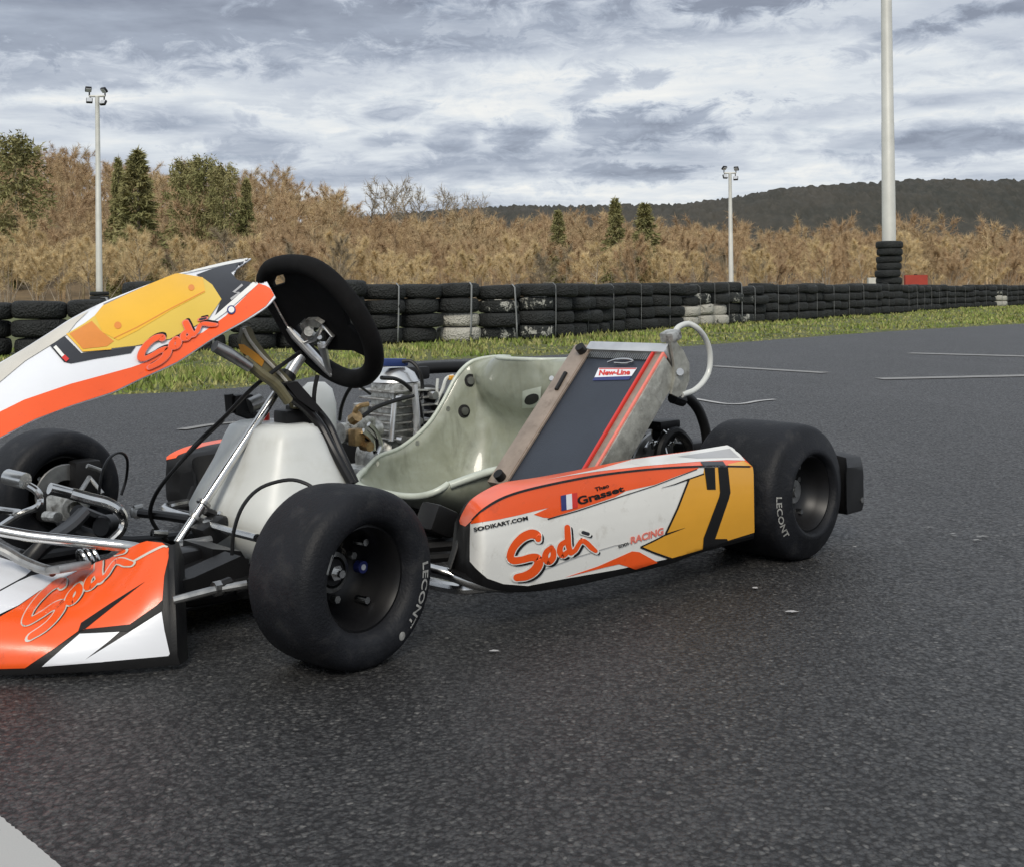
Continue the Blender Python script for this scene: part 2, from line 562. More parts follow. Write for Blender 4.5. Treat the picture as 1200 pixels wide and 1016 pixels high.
M['twig'] = plant_mat('mixed bare winter twigs', [(.30, .245, .155), (.47, .36, .215), (.40, .28, .17), (.56, .43, .25), (.36, .31, .20)], .09)
M['twig_tan'] = plant_mat('straw coloured twigs', [(.52, .41, .22), (.66, .53, .31), (.56, .43, .24)], .2)
M['twig_russet'] = plant_mat('russet twigs', [(.43, .31, .195), (.54, .40, .24)], .2)
M['twig_grey'] = plant_mat('grey brown twigs', [(.25, .22, .16), (.35, .29, .20)], .2)
M['bark'] = plant_mat('pale grey bark', [(.26, .22, .17), (.46, .40, .31)], .4)
M['needles'] = plant_mat('olive conifer needles', [(.19, .195, .08), (.33, .30, .145)], .3)
M['blade'] = plant_mat('grass blades', [(.12, .17, .04), (.21, .27, .065), (.33, .31, .13), (.15, .21, .045)], 1.9, .45, 20)
M['fartwig'] = plant_mat('far dark tree crowns', [(.030, .034, .027), (.062, .057, .045)], .02)

# ------------------------------------------------------------------ terrain
def smooth(t):
    t = np.clip(t, 0, 1); return t * t * (3 - 2 * t)


SKY_X = np.array([-600, -200, 0, 60, 120, 200, 260, 330, 400, 450, 560, 650, 760, 850, 950, 1100, 1200, 1500, 1900.])
SKY_Y = np.array([175, 165, 170, 173, 180, 192, 199, 205, 222, 246, 250, 256, 262, 270, 276, 280, 284, 290, 296.])


def hill_z(x, y):
    px = 600 + x / np.maximum(y, 1) * FPX
    top = (347 - np.interp(px, SKY_X, SKY_Y)) / FPX * 250 - 9.5
    top = np.maximum(top, 1)
    z = smooth((y - 90) / 165) * top
    return z + .5 * np.sin(x * .07) * smooth((y - 95) / 40)


def sheet(name, pts, z, m, kind='structure'):
    b = MB(); b.add([(p[0], p[1], z) for p in pts], [list(range(len(pts)))])
    o = b.build(name, m); o['kind'] = kind
    return o


xs = np.concatenate([np.linspace(-3500, -260, 14), np.linspace(-250, 250, 101), np.linspace(260, 3500, 14)])
ys = np.concatenate([[-60, 0, 30, 50], np.arange(60, 300, 5), [310, 340, 400, 700, 1200, 2500, 6000]])
X, Y = np.meshgrid(xs, ys)
Z = np.where(Y > 60, hill_z(X, Y), 0) * (1 - smooth((Y - 300) / 300)) * np.clip(1.6 - np.abs(X) / 260, 0, 1)
Z[Y > 280] += 0
V = np.stack([X.ravel(), Y.ravel(), Z.ravel()], 1)
nx = len(xs)
i, j = np.meshgrid(np.arange(len(ys) - 1), np.arange(nx - 1), indexing='ij')
a = (i * nx + j).ravel()
F = np.stack([a, a + 1, a + nx + 1, a + nx], 1)
cy = V[F][:, :, 1].mean(1)
o = np_mesh('ground', V, F, [M['turf'], M['litter']], midx=(cy > 62).astype(int), smooth=True)
o['kind'] = 'structure'

# verge edge and barrier line, measured on the ground
edge = [Vector((-60, 1.2, 0)), Vector((-14, 4.4, 0)), Vector((-5, 5.6, 0))] + [ground(*q) for q in
        [(150, 463), (240, 458), (312, 452), (380, 440), (451, 427), (550, 421), (650, 417), (800, 407), (933, 397), (1060, 388), (1200, 380)]]
edge += [edge[-1] + (edge[-1] - edge[-2]) * k for k in (1, 3, 8)]
edge = catmull(edge, 5)
sheet('asphalt_track', [(e.x, e.y) for e in edge] + [(120, 40), (120, -40), (-60, -40)], .004, M['asphalt'])
wall = [Vector((-16, 11.5, 0)), Vector((-7.5, 11.4, 0))] + [ground(*q) for q in [(60, 416), (330, 408), (500, 401), (630, 397), (690, 391), (767, 385), (900, 377), (1033, 368), (1110, 362), (1200, 358)]]
wall += [wall[-1] + (wall[-1] - wall[-2]) * k for k in (.6, 1.3)]
wall = catmull(wall, 8)

# distant hill
hx = np.arange(-260, 900, 2.6); hy = np.arange(850, 1230, 7.0)
X, Y = np.meshgrid(hx, hy)
pxh = 600 + X / Y * FPX
crest = (344 - np.interp(pxh, [300, 450, 600, 700, 800, 860, 920, 1000, 1080, 1200, 1500, 1700], [262, 246, 238, 239, 238, 231, 222, 217, 213, 215, 226, 250])) / FPX * 1130
Z = smooth((Y - 850) / 260) * np.maximum(crest - 3, 0) + rng.random(X.shape) ** 1.6 * 5.0 * smooth((Y - 860) / 60) - 2
Z = np.where(Y > 1130, Z - (Y - 1130) * .4, Z)
V = np.stack([X.ravel(), Y.ravel(), Z.ravel()], 1); nx = len(hx)
i, j = np.meshgrid(np.arange(len(hy) - 1), np.arange(nx - 1), indexing='ij'); a = (i * nx + j).ravel()
o = np_mesh('distant_hill', V, np.stack([a, a + 1, a + nx + 1, a + nx], 1), M['hill']); o['kind'] = 'structure'

# painted line at the near left corner, chalk marks
def paint_mat(name, col, cover):
    m = bpy.data.materials.new(name); m.use_nodes = True
    B = NB(m.node_tree); p = m.node_tree.nodes['Principled BSDF']
    t = B.node('ShaderNodeTexCoord').outputs['Object']
    f = B.mapr(B.math('ADD', B.noise(t, 120, 5, .7), B.math('MULTIPLY', B.noise(t, 14, 4, .6), .5)), cover - .1, cover + .08)
    B.put(p.inputs['Base Color'], B.mix(f, col, (.06, .06, .062))); p.inputs['Roughness'].default_value = .75
    b = B.node('ShaderNodeBump'); b.inputs['Strength'].default_value = .15; b.inputs['Distance'].default_value = .002
    B.put(b.inputs['Height'], B.noise(t, 300, 3, .7)); B.put(p.inputs['Normal'], b.outputs[0])
    return m


M['paint'] = paint_mat('worn white line paint', (.40, .40, .39), .98)
M['chalk'] = paint_mat('chalk marks', (.42, .42, .42), .92)
M['faint'] = paint_mat('faint old paint', (.25, .25, .245), .90)


def line_on_ground(name, pxs, w, z, m, sm=5):
    P = catmull([ground(*q, z) for q in pxs], sm)
    vs, fs = [], []
    for k, p in enumerate(P):
        d = (P[min(k + 1, len(P) - 1)] - P[max(k - 1, 0)]).normalized(); nrm = Vector((-d.y, d.x, 0))
        ww = w * (.92 + .16 * random.random()) * .5
        vs += [p + nrm * ww, p - nrm * ww]
    for k in range(len(P) - 1): fs.append([2 * k, 2 * k + 1, 2 * k + 3, 2 * k + 2])
    b = MB(); b.add(vs, fs); o = b.build(name, m); o['kind'] = 'structure'
    return o


b = MB()
P1 = [ground(*q, .008) for q in [(-60, 905), (0, 955), (22, 973), (45, 992), (75, 1017), (130, 1070)]]
D = (P1[-1] - P1[0]).normalized(); Nn = Vector((D.y, -D.x, 0))
if Nn.y > 0: Nn = -Nn
jag = []
for k in range(len(P1) - 1):
    for q in range(12):
        pp = P1[k].lerp(P1[k + 1], q / 12); jag.append(pp + Nn * random.uniform(-.0008, .001))
b.add([tuple(q) for q in jag] + [tuple(q + Nn * .12) for q in jag], [[k, k + 1, len(jag) + k + 1, len(jag) + k] for k in range(len(jag) - 1)])
o = b.build('painted_line', M['paint']); o['kind'] = 'structure'
line_on_ground('chalk_mark', [(808, 466), (830, 470), (850, 473), (870, 473), (888, 470), (908, 468)], .032, .008, M['chalk'])
line_on_ground('worn_line', [(1065, 414), (1215, 418)], .16, .008, M['faint'])
line_on_ground('worn_line', [(835, 429), (968, 437)], .11, .008, M['faint'])
line_on_ground('worn_line', [(1030, 444), (1210, 440)], .13, .008, M['faint'])
line_on_ground('worn_line', [(212, 503), (250, 497), (285, 494)], .05, .008, M['faint'])
for q in [(random.gauss(1158, 30), random.gauss(626, 9), random.uniform(.005, .014)) for _ in range(16)] + [(885, 688, .012), (928, 716, .014), (578, 762, .010), (1002, 640, .008)]:
    c = ground(q[0], q[1], .008)
    b = MB(); n = 11
    b.add([(c.x + math.cos(t * 6.283 / n) * q[2] * random.uniform(.3, 1), c.y + math.sin(t * 6.283 / n) * q[2] * .6 * random.uniform(.3, 1), .008) for t in range(n)], [list(range(n))])
    o = b.build('paint_fleck', M['faint'] if q[0] > 1020 else M['chalk']); o['kind'] = 'structure'

# ------------------------------------------------------------------ grass blades on the verge
E2 = np.array([(e.x, e.y) for e in edge]); W2 = np.array([(e.x, e.y) for e in wall])
NBL = 95000
yy = 5.2 + (48 - 5.2) * rng.random(NBL) ** 1.9
uu = rng.uniform(-.52, .52, NBL); xx = uu * yy
ey = np.interp(xx, E2[:, 0], E2[:, 1]); wy = np.interp(xx, W2[:, 0], W2[:, 1])
keep = (yy > ey + .02 * rng.normal(size=NBL)) & (yy < wy + 1.5)
xx, yy, ey = xx[keep], yy[keep], ey[keep]; n = len(xx)
clump = np.sin(xx * 5.1 + 2 * np.sin(yy * 3.3)) * np.sin(yy * 4.7 + xx) * .5 + .5
bare = np.sin(xx * 1.7 + 3 * np.sin(yy * .9)) * np.sin(yy * 2.3 + xx * .6)
near_edge = np.clip((yy - ey) / .5, .25, 1) * np.clip(.75 + bare, .25, 1.25)
hgt = (.02 + .035 * rng.random(n) + .038 * clump * rng.random(n)) * near_edge
wid = .004 + .0009 * yy * rng.uniform(.5, 1.2, n)
ang = rng.uniform(0, 6.283, n); lean = rng.uniform(.1, .9, n) * hgt; la = rng.uniform(0, 6.283, n)
c, s = np.cos(ang) * wid, np.sin(ang) * wid
V = np.empty((n, 3, 3))
V[:, 0] = np.stack([xx - c, yy - s, np.zeros(n)], 1); V[:, 1] = np.stack([xx + c, yy + s, np.zeros(n)], 1)
V[:, 2] = np.stack([xx + np.cos(la) * lean, yy + np.sin(la) * lean, hgt], 1)
o = np_mesh('verge_grass', V.reshape(-1, 3), np.arange(n * 3).reshape(-1, 3), M['blade'])
tag(o, 'rough short green grass on the verge between the track and the tyre barrier', 'grass', kind='stuff')

# ------------------------------------------------------------------ barrier of tyre stacks
def wall_mat(name, base, paint, lo, hi):
    m = bpy.data.materials.new(name); m.use_nodes = True
    B = NB(m.node_tree); p = m.node_tree.nodes['Principled BSDF']
    t = B.node('ShaderNodeTexCoord').outputs['Object']; g = B.node('ShaderNodeNewGeometry').outputs['Position']
    n = B.noise(g, 5, 5, .65)
    c = B.mix(B.mapr(n, .35, .65), tuple(x * .6 for x in base), tuple(x * 1.5 for x in base))
    if paint: c = B.mix(B.mapr(B.noise(g, 7.5, 6, .7, .5), lo, hi), c, paint)
    B.put(p.inputs['Base Color'], c); p.inputs['Roughness'].default_value = .78
    b = B.node('ShaderNodeBump'); b.inputs['Strength'].default_value = .8; b.inputs['Distance'].default_value = .02
    B.put(b.inputs['Height'], B.math('ADD', B.noise(t, 30, 3, .6), B.math('MULTIPLY', B.voronoi(t, 42), .8))); B.put(p.inputs['Normal'], b.outputs[0])
    return m


M['oldtyre'] = wall_mat('weathered tyre rubber', (.0125, .0145, .0145), None, 0, 0)
M['whitetyre'] = wall_mat('tyre rubber with old white paint', (.016, .018, .018), (.44, .43, .38), .34, .40)
M['flecktyre'] = wall_mat('tyre rubber flecked with white paint', (.015, .018, .0175), (.38, .38, .34), .545, .59)
M['strap'] = mat('grey webbing strap', (.26, .27, .27), .7, var=.3, vscale=3)
M['pole'] = mat('galvanised pole', (.60, .60, .56), .5, .15, var=.12, vscale=1.5)
M['lampglass'] = mat('floodlight glass', (.5, .52, .55), .15, spec=.8)

TD, TWD = .275, .19                                       # radius and width of a barrier tyre
prof = [(.165, .028), (.19, .0), (.235, .006), (.262, .022), (.270, .05), (.275, .095), (.270, .14), (.262, .168), (.235, .184), (.19, .19), (.165, .162), (.17, .095)]
b = MB(); b.lathe(prof, (0, 0, 0), (0, 0, 1), 22, closed=True)
tyre_me = {}
proto = b.build('barrier_tyre_source', M['oldtyre'], ang=50)
tyre_me['plain'] = proto.data
for k, mm in (('white', M['whitetyre']), ('fleck', M['flecktyre'])):
    me = proto.data.copy(); me.materials[0] = mm; tyre_me[k] = me
bpy.data.objects.remove(proto)
for k in tyre_me.values(): k.name = 'tyre'

ORD = ['first', 'second', 'third', 'fourth', 'fifth', 'sixth', 'seventh', 'eighth', 'ninth', 'tenth', 'eleventh', 'twelfth', 'thirteenth',
       'fourteenth', 'fifteenth', 'sixteenth', 'seventeenth', 'eighteenth', 'nineteenth', 'twentieth']
ORD += ['twenty-' + q for q in ORD[:9]] + ['thirtieth'] + ['thirty-' + q for q in ORD[:9]] + ['fortieth'] + ['forty-' + q for q in ORD[:9]]
spots = []
L = 0; nxt = 0
for k in range(len(wall) - 1):
    a, c_ = wall[k], wall[k + 1]; seg = (c_ - a).length
    while nxt <= L + seg:
        p_ = a.lerp(c_, (nxt - L) / seg); spots.append((p_, (c_ - a).normalized())); nxt += .535
    L += seg


def screen(p):                                            # where a world point falls in the photograph
    u, v = p.x / p.y * FPX, (CAMH - p.z) / p.y * FPX
    return 600 + cR * u - sR * v, HORIZ + sR * u + cR * v


spots = [(p, d) for p, d in spots if -40 < screen(p)[0] < 1240]
kinds = []
for p, d in spots:
    sx = screen(p)[0]
    kd_ = 'plain'
    if 492 < sx < 562: kd_ = 'white'
    elif 562 <= sx < 645: kd_ = 'fleck'
    elif 795 < sx < 850: kd_ = 'white'
    elif 850 <= sx < 880: kd_ = 'fleck'
    elif 1158 < sx < 1172: kd_ = 'white'
    kinds.append(kd_)
used_lab = {}
whites = 0
for idx, ((p, d), kd_) in enumerate(zip(spots, kinds)):
    sx = screen(p)[0]
    cnt = 3 if sx < 130 else 4
    o = empty('tyre_stack', (p.x, p.y, 0), math.atan2(d.y, d.x))
    zt = 0
    off = [rng.normal(0, .022, 2) for _ in range(cnt)]
    sc_ = rng.uniform(.965, 1.03)
    if cnt == 3: sc_ = .98
    if cnt == 4 and 480 < sx < 660: sc_ = .96
    for q in range(cnt):
        mk = kd_
        if kd_ == 'white' and q > 1: mk = 'fleck' if q == 2 and idx % 2 else 'plain'
        if kd_ == 'fleck' and q in (1, 3): mk = 'plain'
        t_ = bpy.data.objects.new('tyre', tyre_me[mk]); COL.objects.link(t_); t_.parent = o
        hh = TWD * sc_ * rng.uniform(.92, 1.05) * (.95 if cnt == 4 else 1)
        t_.location = (off[q][0], off[q][1], zt); t_.rotation_euler = (rng.normal(0, .02), rng.normal(0, .02), rng.uniform(0, 6.28))
        rs_ = rng.uniform(.93, 1.04)
        t_.scale = (rs_, rs_, hh / TWD * .985)
        zt += hh
    if (idx % 2 == 0 or kd_ != 'plain') and sx < 1200:
        b = MB()
        tl = rng.normal(0, .03)
        rw = .275
        wds = .012 if p.y < 20 else .016
        th0 = -math.pi / 2 + rng.normal(0, .15) + .35
        r3 = rw + .014
        pts = [(.12, zt + .012), (.25, zt + .010), (r3, zt - .03), (r3 + .002, zt * .6), (r3, zt * .3), (r3 - .005, .02)]
        ux, uy = math.cos(th0), math.sin(th0)
        tx, ty = -uy, ux
        rows = [[(ux * r + tx * s_ * wds + tx * tl * (1 - z_ / zt), uy * r + ty * s_ * wds + ty * tl * (1 - z_ / zt), z_) for r, z_ in pts] for s_ in (-1, 1)]
        b.grid(rows)
        b.build('strap', M['strap'], o, solid=.004)
    if sx < 300: lab = 'low three-tyre black stack left of the kart, %s from the left' % ORD[sum(1 for q in range(idx) if screen(spots[q][0])[0] < 300)]
    elif sx < 492: lab = 'black tyre stack behind the steering wheel, %s left of the white-painted one' % ORD[sum(1 for q in range(idx, len(spots)) if screen(spots[q][0])[0] < 492) - 1]
    elif kd_ == 'white' and sx < 562: lab = 'tyre stack with worn white paint just right of the steering wheel, %s of these' % ORD[sum(1 for q in range(idx) if kinds[q] == 'white' and screen(spots[q][0])[0] < 562)]
    elif sx < 645: lab = 'tyre stack with flecks of white paint above the seat, %s right of the white-painted one' % ORD[sum(1 for q in range(idx) if 492 < screen(spots[q][0])[0] < 645 and kinds[q] != 'white')]
    elif sx < 795: lab = 'plain black tyre stack above the seat and radiator, %s from the white-flecked stacks' % ORD[sum(1 for q in range(idx) if 645 <= screen(spots[q][0])[0] < 795)]
    elif kd_ == 'white' and sx < 850: lab = 'white-painted tyre stack %s from the left of those above the clear hose' % ORD[sum(1 for q in range(idx) if 795 < screen(spots[q][0])[0] < 850)]
    elif kd_ == 'fleck': lab = 'white-flecked tyre stack right of the white-painted ones, %s of its run' % ORD[sum(1 for q in range(idx) if 850 <= screen(spots[q][0])[0] < 880)]
    elif sx < 1030: lab = 'black tyre stack left of the tall pole, %s along from the white-flecked stacks' % ORD[sum(1 for q in range(idx) if 880 <= screen(spots[q][0])[0] < 1030)]
    elif kd_ == 'white': lab = 'white-marked tyre stack near the right end of the barrier, %s of them' % ORD[sum(1 for q in range(idx) if screen(spots[q][0])[0] > 1150 and kinds[q] == 'white')]
    else: lab = 'far black tyre stack right of the tall pole, %s along from the pole' % ORD[sum(1 for q in range(idx) if screen(spots[q][0])[0] >= 1030)]
    tag(o, lab, 'tyre stack', 'stacked tyres along the track edge')

# ------------------------------------------------------------------ floodlight poles
def pole(px, d, hgt, r0, r1, lab, stack_n, stack_top, heads=True, sr=.36):
    base = at_depth(px, 345, d); base.z = 0
    o = empty('floodlight_pole', base)
    b = MB(); b.tube([(0, 0, 0), (0, 0, hgt * .5), (0, 0, hgt * .5 + .01), (0, 0, hgt)], [r0, (r0 + r1) / 2 + .004, (r0 + r1) / 2, r1], 18)
    b.build('mast', M['pole'], o)
    b = MB(); b.tube([(-.36, 0, hgt), (.36, 0, hgt)], .05, 8); b.build('crossbar', M['pole'], o)
    for (ox, oz, rx, rz) in ((-.62, .38, .9, .5), (.62, .32, .8, -.5), (-.55, -.28, -.5, .3), (.55, -.42, -.6, -.3)):
        R_ = Matrix.Rotation(rz, 3, 'Z') @ Matrix.Rotation(rx, 3, 'X')
        ox, oz = ox * .58, oz * .78
        f = MB(); f.box((ox, -.12, hgt + oz), (.28, .12, .26), R_, .03); f.box((ox, 0, hgt + oz * .5), (.05, .05, abs(oz)), None)
        fo = f.build('floodlight', M['black'], o)
        f = MB(); f.box(Vector((ox, -.12, hgt + oz)) + R_ @ Vector((0, -.07, 0)), (.23, .02, .21), R_); f.build('lens', M['lampglass'], fo)
    tag(o, lab, 'light pole', 'floodlight poles round the track')
    return o, base


_, pb = pole(1042.5, 28.6, 9.6, .182, .122, 'thick pale metal pole on the right rising out of the top of the photo', 0, 0)
for k in range(10):
    z = k * .180
    t_ = bpy.data.objects.new('pole_tyre', tyre_me['plain']); COL.objects.link(t_)
    t_.location = (pb.x + rng.normal(0, .03), pb.y + rng.normal(0, .03), z)
    s_ = 1.16 * rng.uniform(.95, 1.06)
    t_.scale = (s_, s_, 1.02); t_.rotation_euler = (rng.normal(0, .03), rng.normal(0, .03), rng.uniform(0, 6))
    tag(t_, 'black tyre threaded round the foot of the tall pole, %s from the ground' % ORD[k], 'tyre', 'tyres round the tall pole')
_, pb = pole(116.5, 52, 9.9, .155, .095, 'slim white floodlight pole standing before the wood on the left', 0, 0)
for k in range(5):
    t_ = bpy.data.objects.new('pole_tyre', tyre_me['plain']); COL.objects.link(t_)
    t_.location = (pb.x, pb.y, k * .19); t_.scale = (1.55, 1.55, .95); t_.rotation_euler = (rng.normal(0, .03), 0, rng.uniform(0, 6))
    tag(t_, 'black tyre round the foot of the white left pole, %s from the ground' % ORD[k], 'tyre', 'tyres round the left pole')
pole(857, 68, 7.75, .155, .095, 'distant floodlight pole in front of the brown trees right of centre', 0, 0)

# red and white things behind the barrier
def barrier_block(px0, px1, py0, d, m, lab):
    a = at_depth(px0, py0, d); c = at_depth(px1, py0, d)
    h = a.z; w = (c - a).length
    o = empty('track_barrier', ((a.x + c.x) / 2, d, 0))
    b = MB()
    b.prism([(-w / 2, -.25, 0), (-w / 2, -.25, .2), (-w / 2, -.1, .4), (-w / 2, -.09, h), (-w / 2, .09, h), (-w / 2, .1, .4), (-w / 2, .25, .2), (-w / 2, .25, 0)], (w, 0, 0))
    b.build('body', m, o)
    b = MB(); b.cyl((0, 0, h), (0, 0, h + .03), .06); b.build('filler_cap', M['black'], o)
    tag(o, lab, 'barrier')


M['redplastic'] = mat('red plastic', (.36, .045, .025), .5, var=.15, vscale=3)
M['whiteplastic'] = mat('white plastic', (.6, .58, .52), .5, var=.15, vscale=3)
barrier_block(1060, 1086, 323, 40, M['redplastic'], 'red plastic track barrier showing over the tyres right of the tall pole')
barrier_block(1017, 1029, 326, 40, M['whiteplastic'], 'small white barrier showing over the tyres just left of the tall pole')

# ------------------------------------------------------------------ trees
def branch_tree(h, spread, n_limb, n_twig, seed, multi=1, twig_w=.035, droop=0.0, crown0=.25, twl=1.0):
    """bare tree: returns trunk (V,F quads) and twigs (V,F tris)"""
    r = np.random.default_rng(seed)
    TV, TF = [], []

    def seg(a, b, ra, rb):
        d = b - a; d = d / (np.linalg.norm(d) + 1e-9)
        u = np.cross(d, [0.3, .8, .1]); u /= np.linalg.norm(u); w = np.cross(d, u)
        k = len(TV)
        for c_, rr in ((a, ra), (b, rb)):
            for q in range(3):
                t = q * 2.094; TV.append(c_ + (u * math.cos(t) + w * math.sin(t)) * rr)
        for q in range(3):
            TF.append((k + q, k + (q + 1) % 3, k + 3 + (q + 1) % 3, k + 3 + q))
    tips = []
    for mi in range(multi):
        base = np.array([r.normal(0, .25) * (multi > 1), r.normal(0, .25) * (multi > 1), 0.])
        dirn = np.array([r.normal(0, .16 if multi > 1 else .04), r.normal(0, .16 if multi > 1 else .04), 1.])
        pts = [base]
        for k in range(5):
            dirn = dirn + r.normal(0, .06, 3) * [1, 1, 0]
            pts.append(pts[-1] + dirn / np.linalg.norm(dirn) * h * .86 / 5)
        r0 = h * (.021 if multi == 1 else .016) / (multi ** .4)
        for k in range(5): seg(pts[k], pts[k + 1], r0 * (1 - k / 5.5), r0 * (1 - (k + 1) / 5.5))
        nl = n_limb // multi
        for k in range(nl):
            t = crown0 + (1 - crown0) * (k + r.random()) / nl
            q = t * 5; a = min(int(q), 4); p0 = pts[a] + (pts[a + 1] - pts[a]) * (q - a)
            phi = r.uniform(0, 6.283); up = r.uniform(.35, 1.1) + .3 * t - droop
            d = np.array([math.cos(phi), math.sin(phi), up]); d /= np.linalg.norm(d)
            ln = spread * (1.05 - .65 * t) * r.uniform(.6, 1.15)
            p1 = p0 + d * ln * .5 + r.normal(0, .06 * ln, 3); p2 = p1 + (d + [0, 0, .25]) * ln * .5 + r.normal(0, .06 * ln, 3)
            rr = r0 * .42 * (1.1 - .6 * t)
            seg(p0, p1, rr, rr * .6); seg(p1, p2, rr * .6, rr * .25)
            for _ in range(4):
                s_ = r.uniform(.25, 1); pp = p0 + (p1 - p0) * min(1, 2 * s_) + (p2 - p1) * max(0, 2 * s_ - 1)
                dd = d + r.normal(0, .55, 3); dd[2] += .3; dd /= np.linalg.norm(dd)
                e = pp + dd * ln * r.uniform(.3, .55)
                seg(pp, e, rr * .35, rr * .12)
                tips.append((pp, e)); tips.append((p1, p2))
        tips.append((pts[-2], pts[-1] + [0, 0, h * .06]))
    n = n_twig
    idx = r.integers(0, len(tips), n); A = np.array([t[0] for t in tips])[idx]; Bq = np.array([t[1] for t in tips])[idx]
    s_ = r.random((n, 1)) ** .6; P = A + (Bq - A) * s_
    ax = (Bq - A); ax /= np.linalg.norm(ax, axis=1, keepdims=True) + 1e-6
    D = ax * .55 + r.normal(0, .62, (n, 3)); D[:, 2] += .12; D /= np.linalg.norm(D, axis=1, keepdims=True)
    ln = r.uniform(.35, 1.1, (n, 1)) * spread * .30 * twl
    sd = np.cross(D, r.normal(0, 1, (n, 3))); sd /= np.linalg.norm(sd, axis=1, keepdims=True) + 1e-6
    w = twig_w * r.uniform(.6, 1.3, (n, 1))
    V = np.empty((n, 3, 3)); V[:, 0] = P - sd * w; V[:, 1] = P + sd * w; V[:, 2] = P + D * ln
    return (np.array(TV), np.array(TF)), (V.reshape(-1, 3), np.arange(3 * n).reshape(-1, 3))


def conifer(h, w, seed, round_=False):
    r = np.random.default_rng(seed)
    TV, TF = [], []
    for k, z in enumerate((0, h)):
        for q in range(5): TV.append((math.cos(q * 1.257) * .02 * h * (1 - .95 * k), math.sin(q * 1.257) * .02 * h * (1 - .95 * k), z))
    for q in range(5): TF.append((q, (q + 1) % 5, 5 + (q + 1) % 5, 5 + q))
    nb, per = 150, 48
    z0 = h * (.06 + .93 * (np.arange(nb) + r.random(nb)) / nb)
    t_ = z0 / h
    if round_: L_ = w * np.sqrt(np.clip(1 - ((t_ - .55) / .47) ** 2, .02, 1)) * r.uniform(.55, 1.15, nb)
    else: L_ = w * (1 - t_) ** .85 * r.uniform(.62, 1.15, nb) + .12
    ph = np.cumsum(r.uniform(1.6, 3.2, nb))
    rise = np.where(t_ > .75, .35, .0) + r.normal(0, .12, nb) + (.25 if round_ else -.10)
    s_ = r.random((nb, per)) ** .65
    rad = s_ * L_[:, None]
    fan = (1 - s_ * .55) * .34 * L_[:, None] * r.normal(0, .55, (nb, per))
    cx_, sx_ = np.cos(ph)[:, None], np.sin(ph)[:, None]
    P = np.stack([cx_ * rad - sx_ * fan, sx_ * rad + cx_ * fan, z0[:, None] + rise[:, None] * rad - .10 * s_ ** 2 * L_[:, None] + r.normal(0, .05, (nb, per)) * w * (1.6 if round_ else .6)], 2).reshape(-1, 3)
    n = nb * per
    D = np.stack([np.repeat(np.cos(ph), per), np.repeat(np.sin(ph), per), np.full(n, -.15)], 1) * .8 + r.normal(0, .5, (n, 3))
    D /= np.linalg.norm(D, axis=1, keepdims=True)
    sd = np.cross(D, r.normal(0, 1, (n, 3))); sd /= np.linalg.norm(sd, axis=1, keepdims=True)
    l = r.uniform(.5, 1.1, (n, 1)) * w * .13; ww = l * .24
    V = np.empty((n, 3, 3)); V[:, 0] = P - sd * ww; V[:, 1] = P + sd * ww; V[:, 2] = P + D * l * 1.5
    return (np.array(TV), np.array(TF)), (V.reshape(-1, 3), np.arange(3 * n).reshape(-1, 3))


def me_from(V, F, m, name):
    o = np_mesh(name, V, F, m); me = o.data; bpy.data.objects.remove(o); return me


def put_tree(name, tm, cm, x, y, s, lab, cat, group=None, sz=1.0):
    z = float(hill_z(np.array([x]), np.array([y]))[0]) if y > 60 else 0
    e = empty(name, (x, y, z - .1), random.uniform(0, 6.28))
    e.scale = (s, s, s * sz)
    t = bpy.data.objects.new('trunk', tm); COL.objects.link(t); t.parent = e
    c_ = bpy.data.objects.new('crown', cm); COL.objects.link(c_); c_.parent = e
    tag(e, lab, cat, group)
    return e


kindsT = {}
specs = {'thicket tan': (5.5, 2.6, 14, 6500, 'twig_tan', 4, .0115), 'thicket russet': (6, 3.0, 14, 6500, 'twig_russet', 3, .0115),
         'grey': (8, 3.2, 18, 6500, 'twig_grey', 1, .012), 'tan': (8, 3.4, 16, 6500, 'twig_tan', 1, .012)}
for k, (h, sp, nl, nt_, mt, mu, tw) in specs.items():
    for v in range(2):
        (tv, tf), (cv, cf) = branch_tree(h, sp, nl, nt_, len(k) * 7 + v, mu, tw, crown0=.2 if mu > 1 else .3, twl=.72)
        kindsT.setdefault(k, []).append((me_from(tv, tf, M['bark'], 'trunk'), me_from(cv, cf, M[mt], 'crown')))

# front rows: trees one can tell apart stand singly
labs = {'thicket tan': 'straw coloured leafless bushy tree in the front of the wood beyond the tyres',
        'thicket russet': 'reddish brown leafless bushy tree in the front of the wood beyond the tyres',
        'grey': 'grey brown bare tree in the front of the wood beyond the tyres',
        'tan': 'tall pale bare tree in the front of the wood beyond the tyres'}
names = {'thicket tan': 'bushy_tree', 'thicket russet': 'bushy_tree', 'grey': 'bare_tree', 'tan': 'bare_tree'}
nfront = 0
for row, y0 in enumerate((76, 84, 92)):
    x = -.53 * y0
    while x < .53 * y0:
        px = 600 + x / y0 * FPX
        f = random.random()
        k = 'thicket tan' if f < (.65 if px < 560 else .4) else 'thicket russet' if f < .78 else 'tan' if f < .92 else 'grey'
        mul = (.74 if row == 0 else .85 if row == 1 else .95) * (1.02 if px < 420 else .86 if px < 900 else .80)
        if k in ('tan', 'grey'): mul *= .78
        tm, cm = random.choice(kindsT[k])
        put_tree(names[k], tm, cm, x + random.uniform(-.8, .8), y0 + random.uniform(-3, 3), mul * random.uniform(.8, 1.15), labs[k], 'tree', labs[k] + 's', random.uniform(.9, 1.15))
        nfront += 1
        x += 2.7 * random.uniform(.7, 1.3)

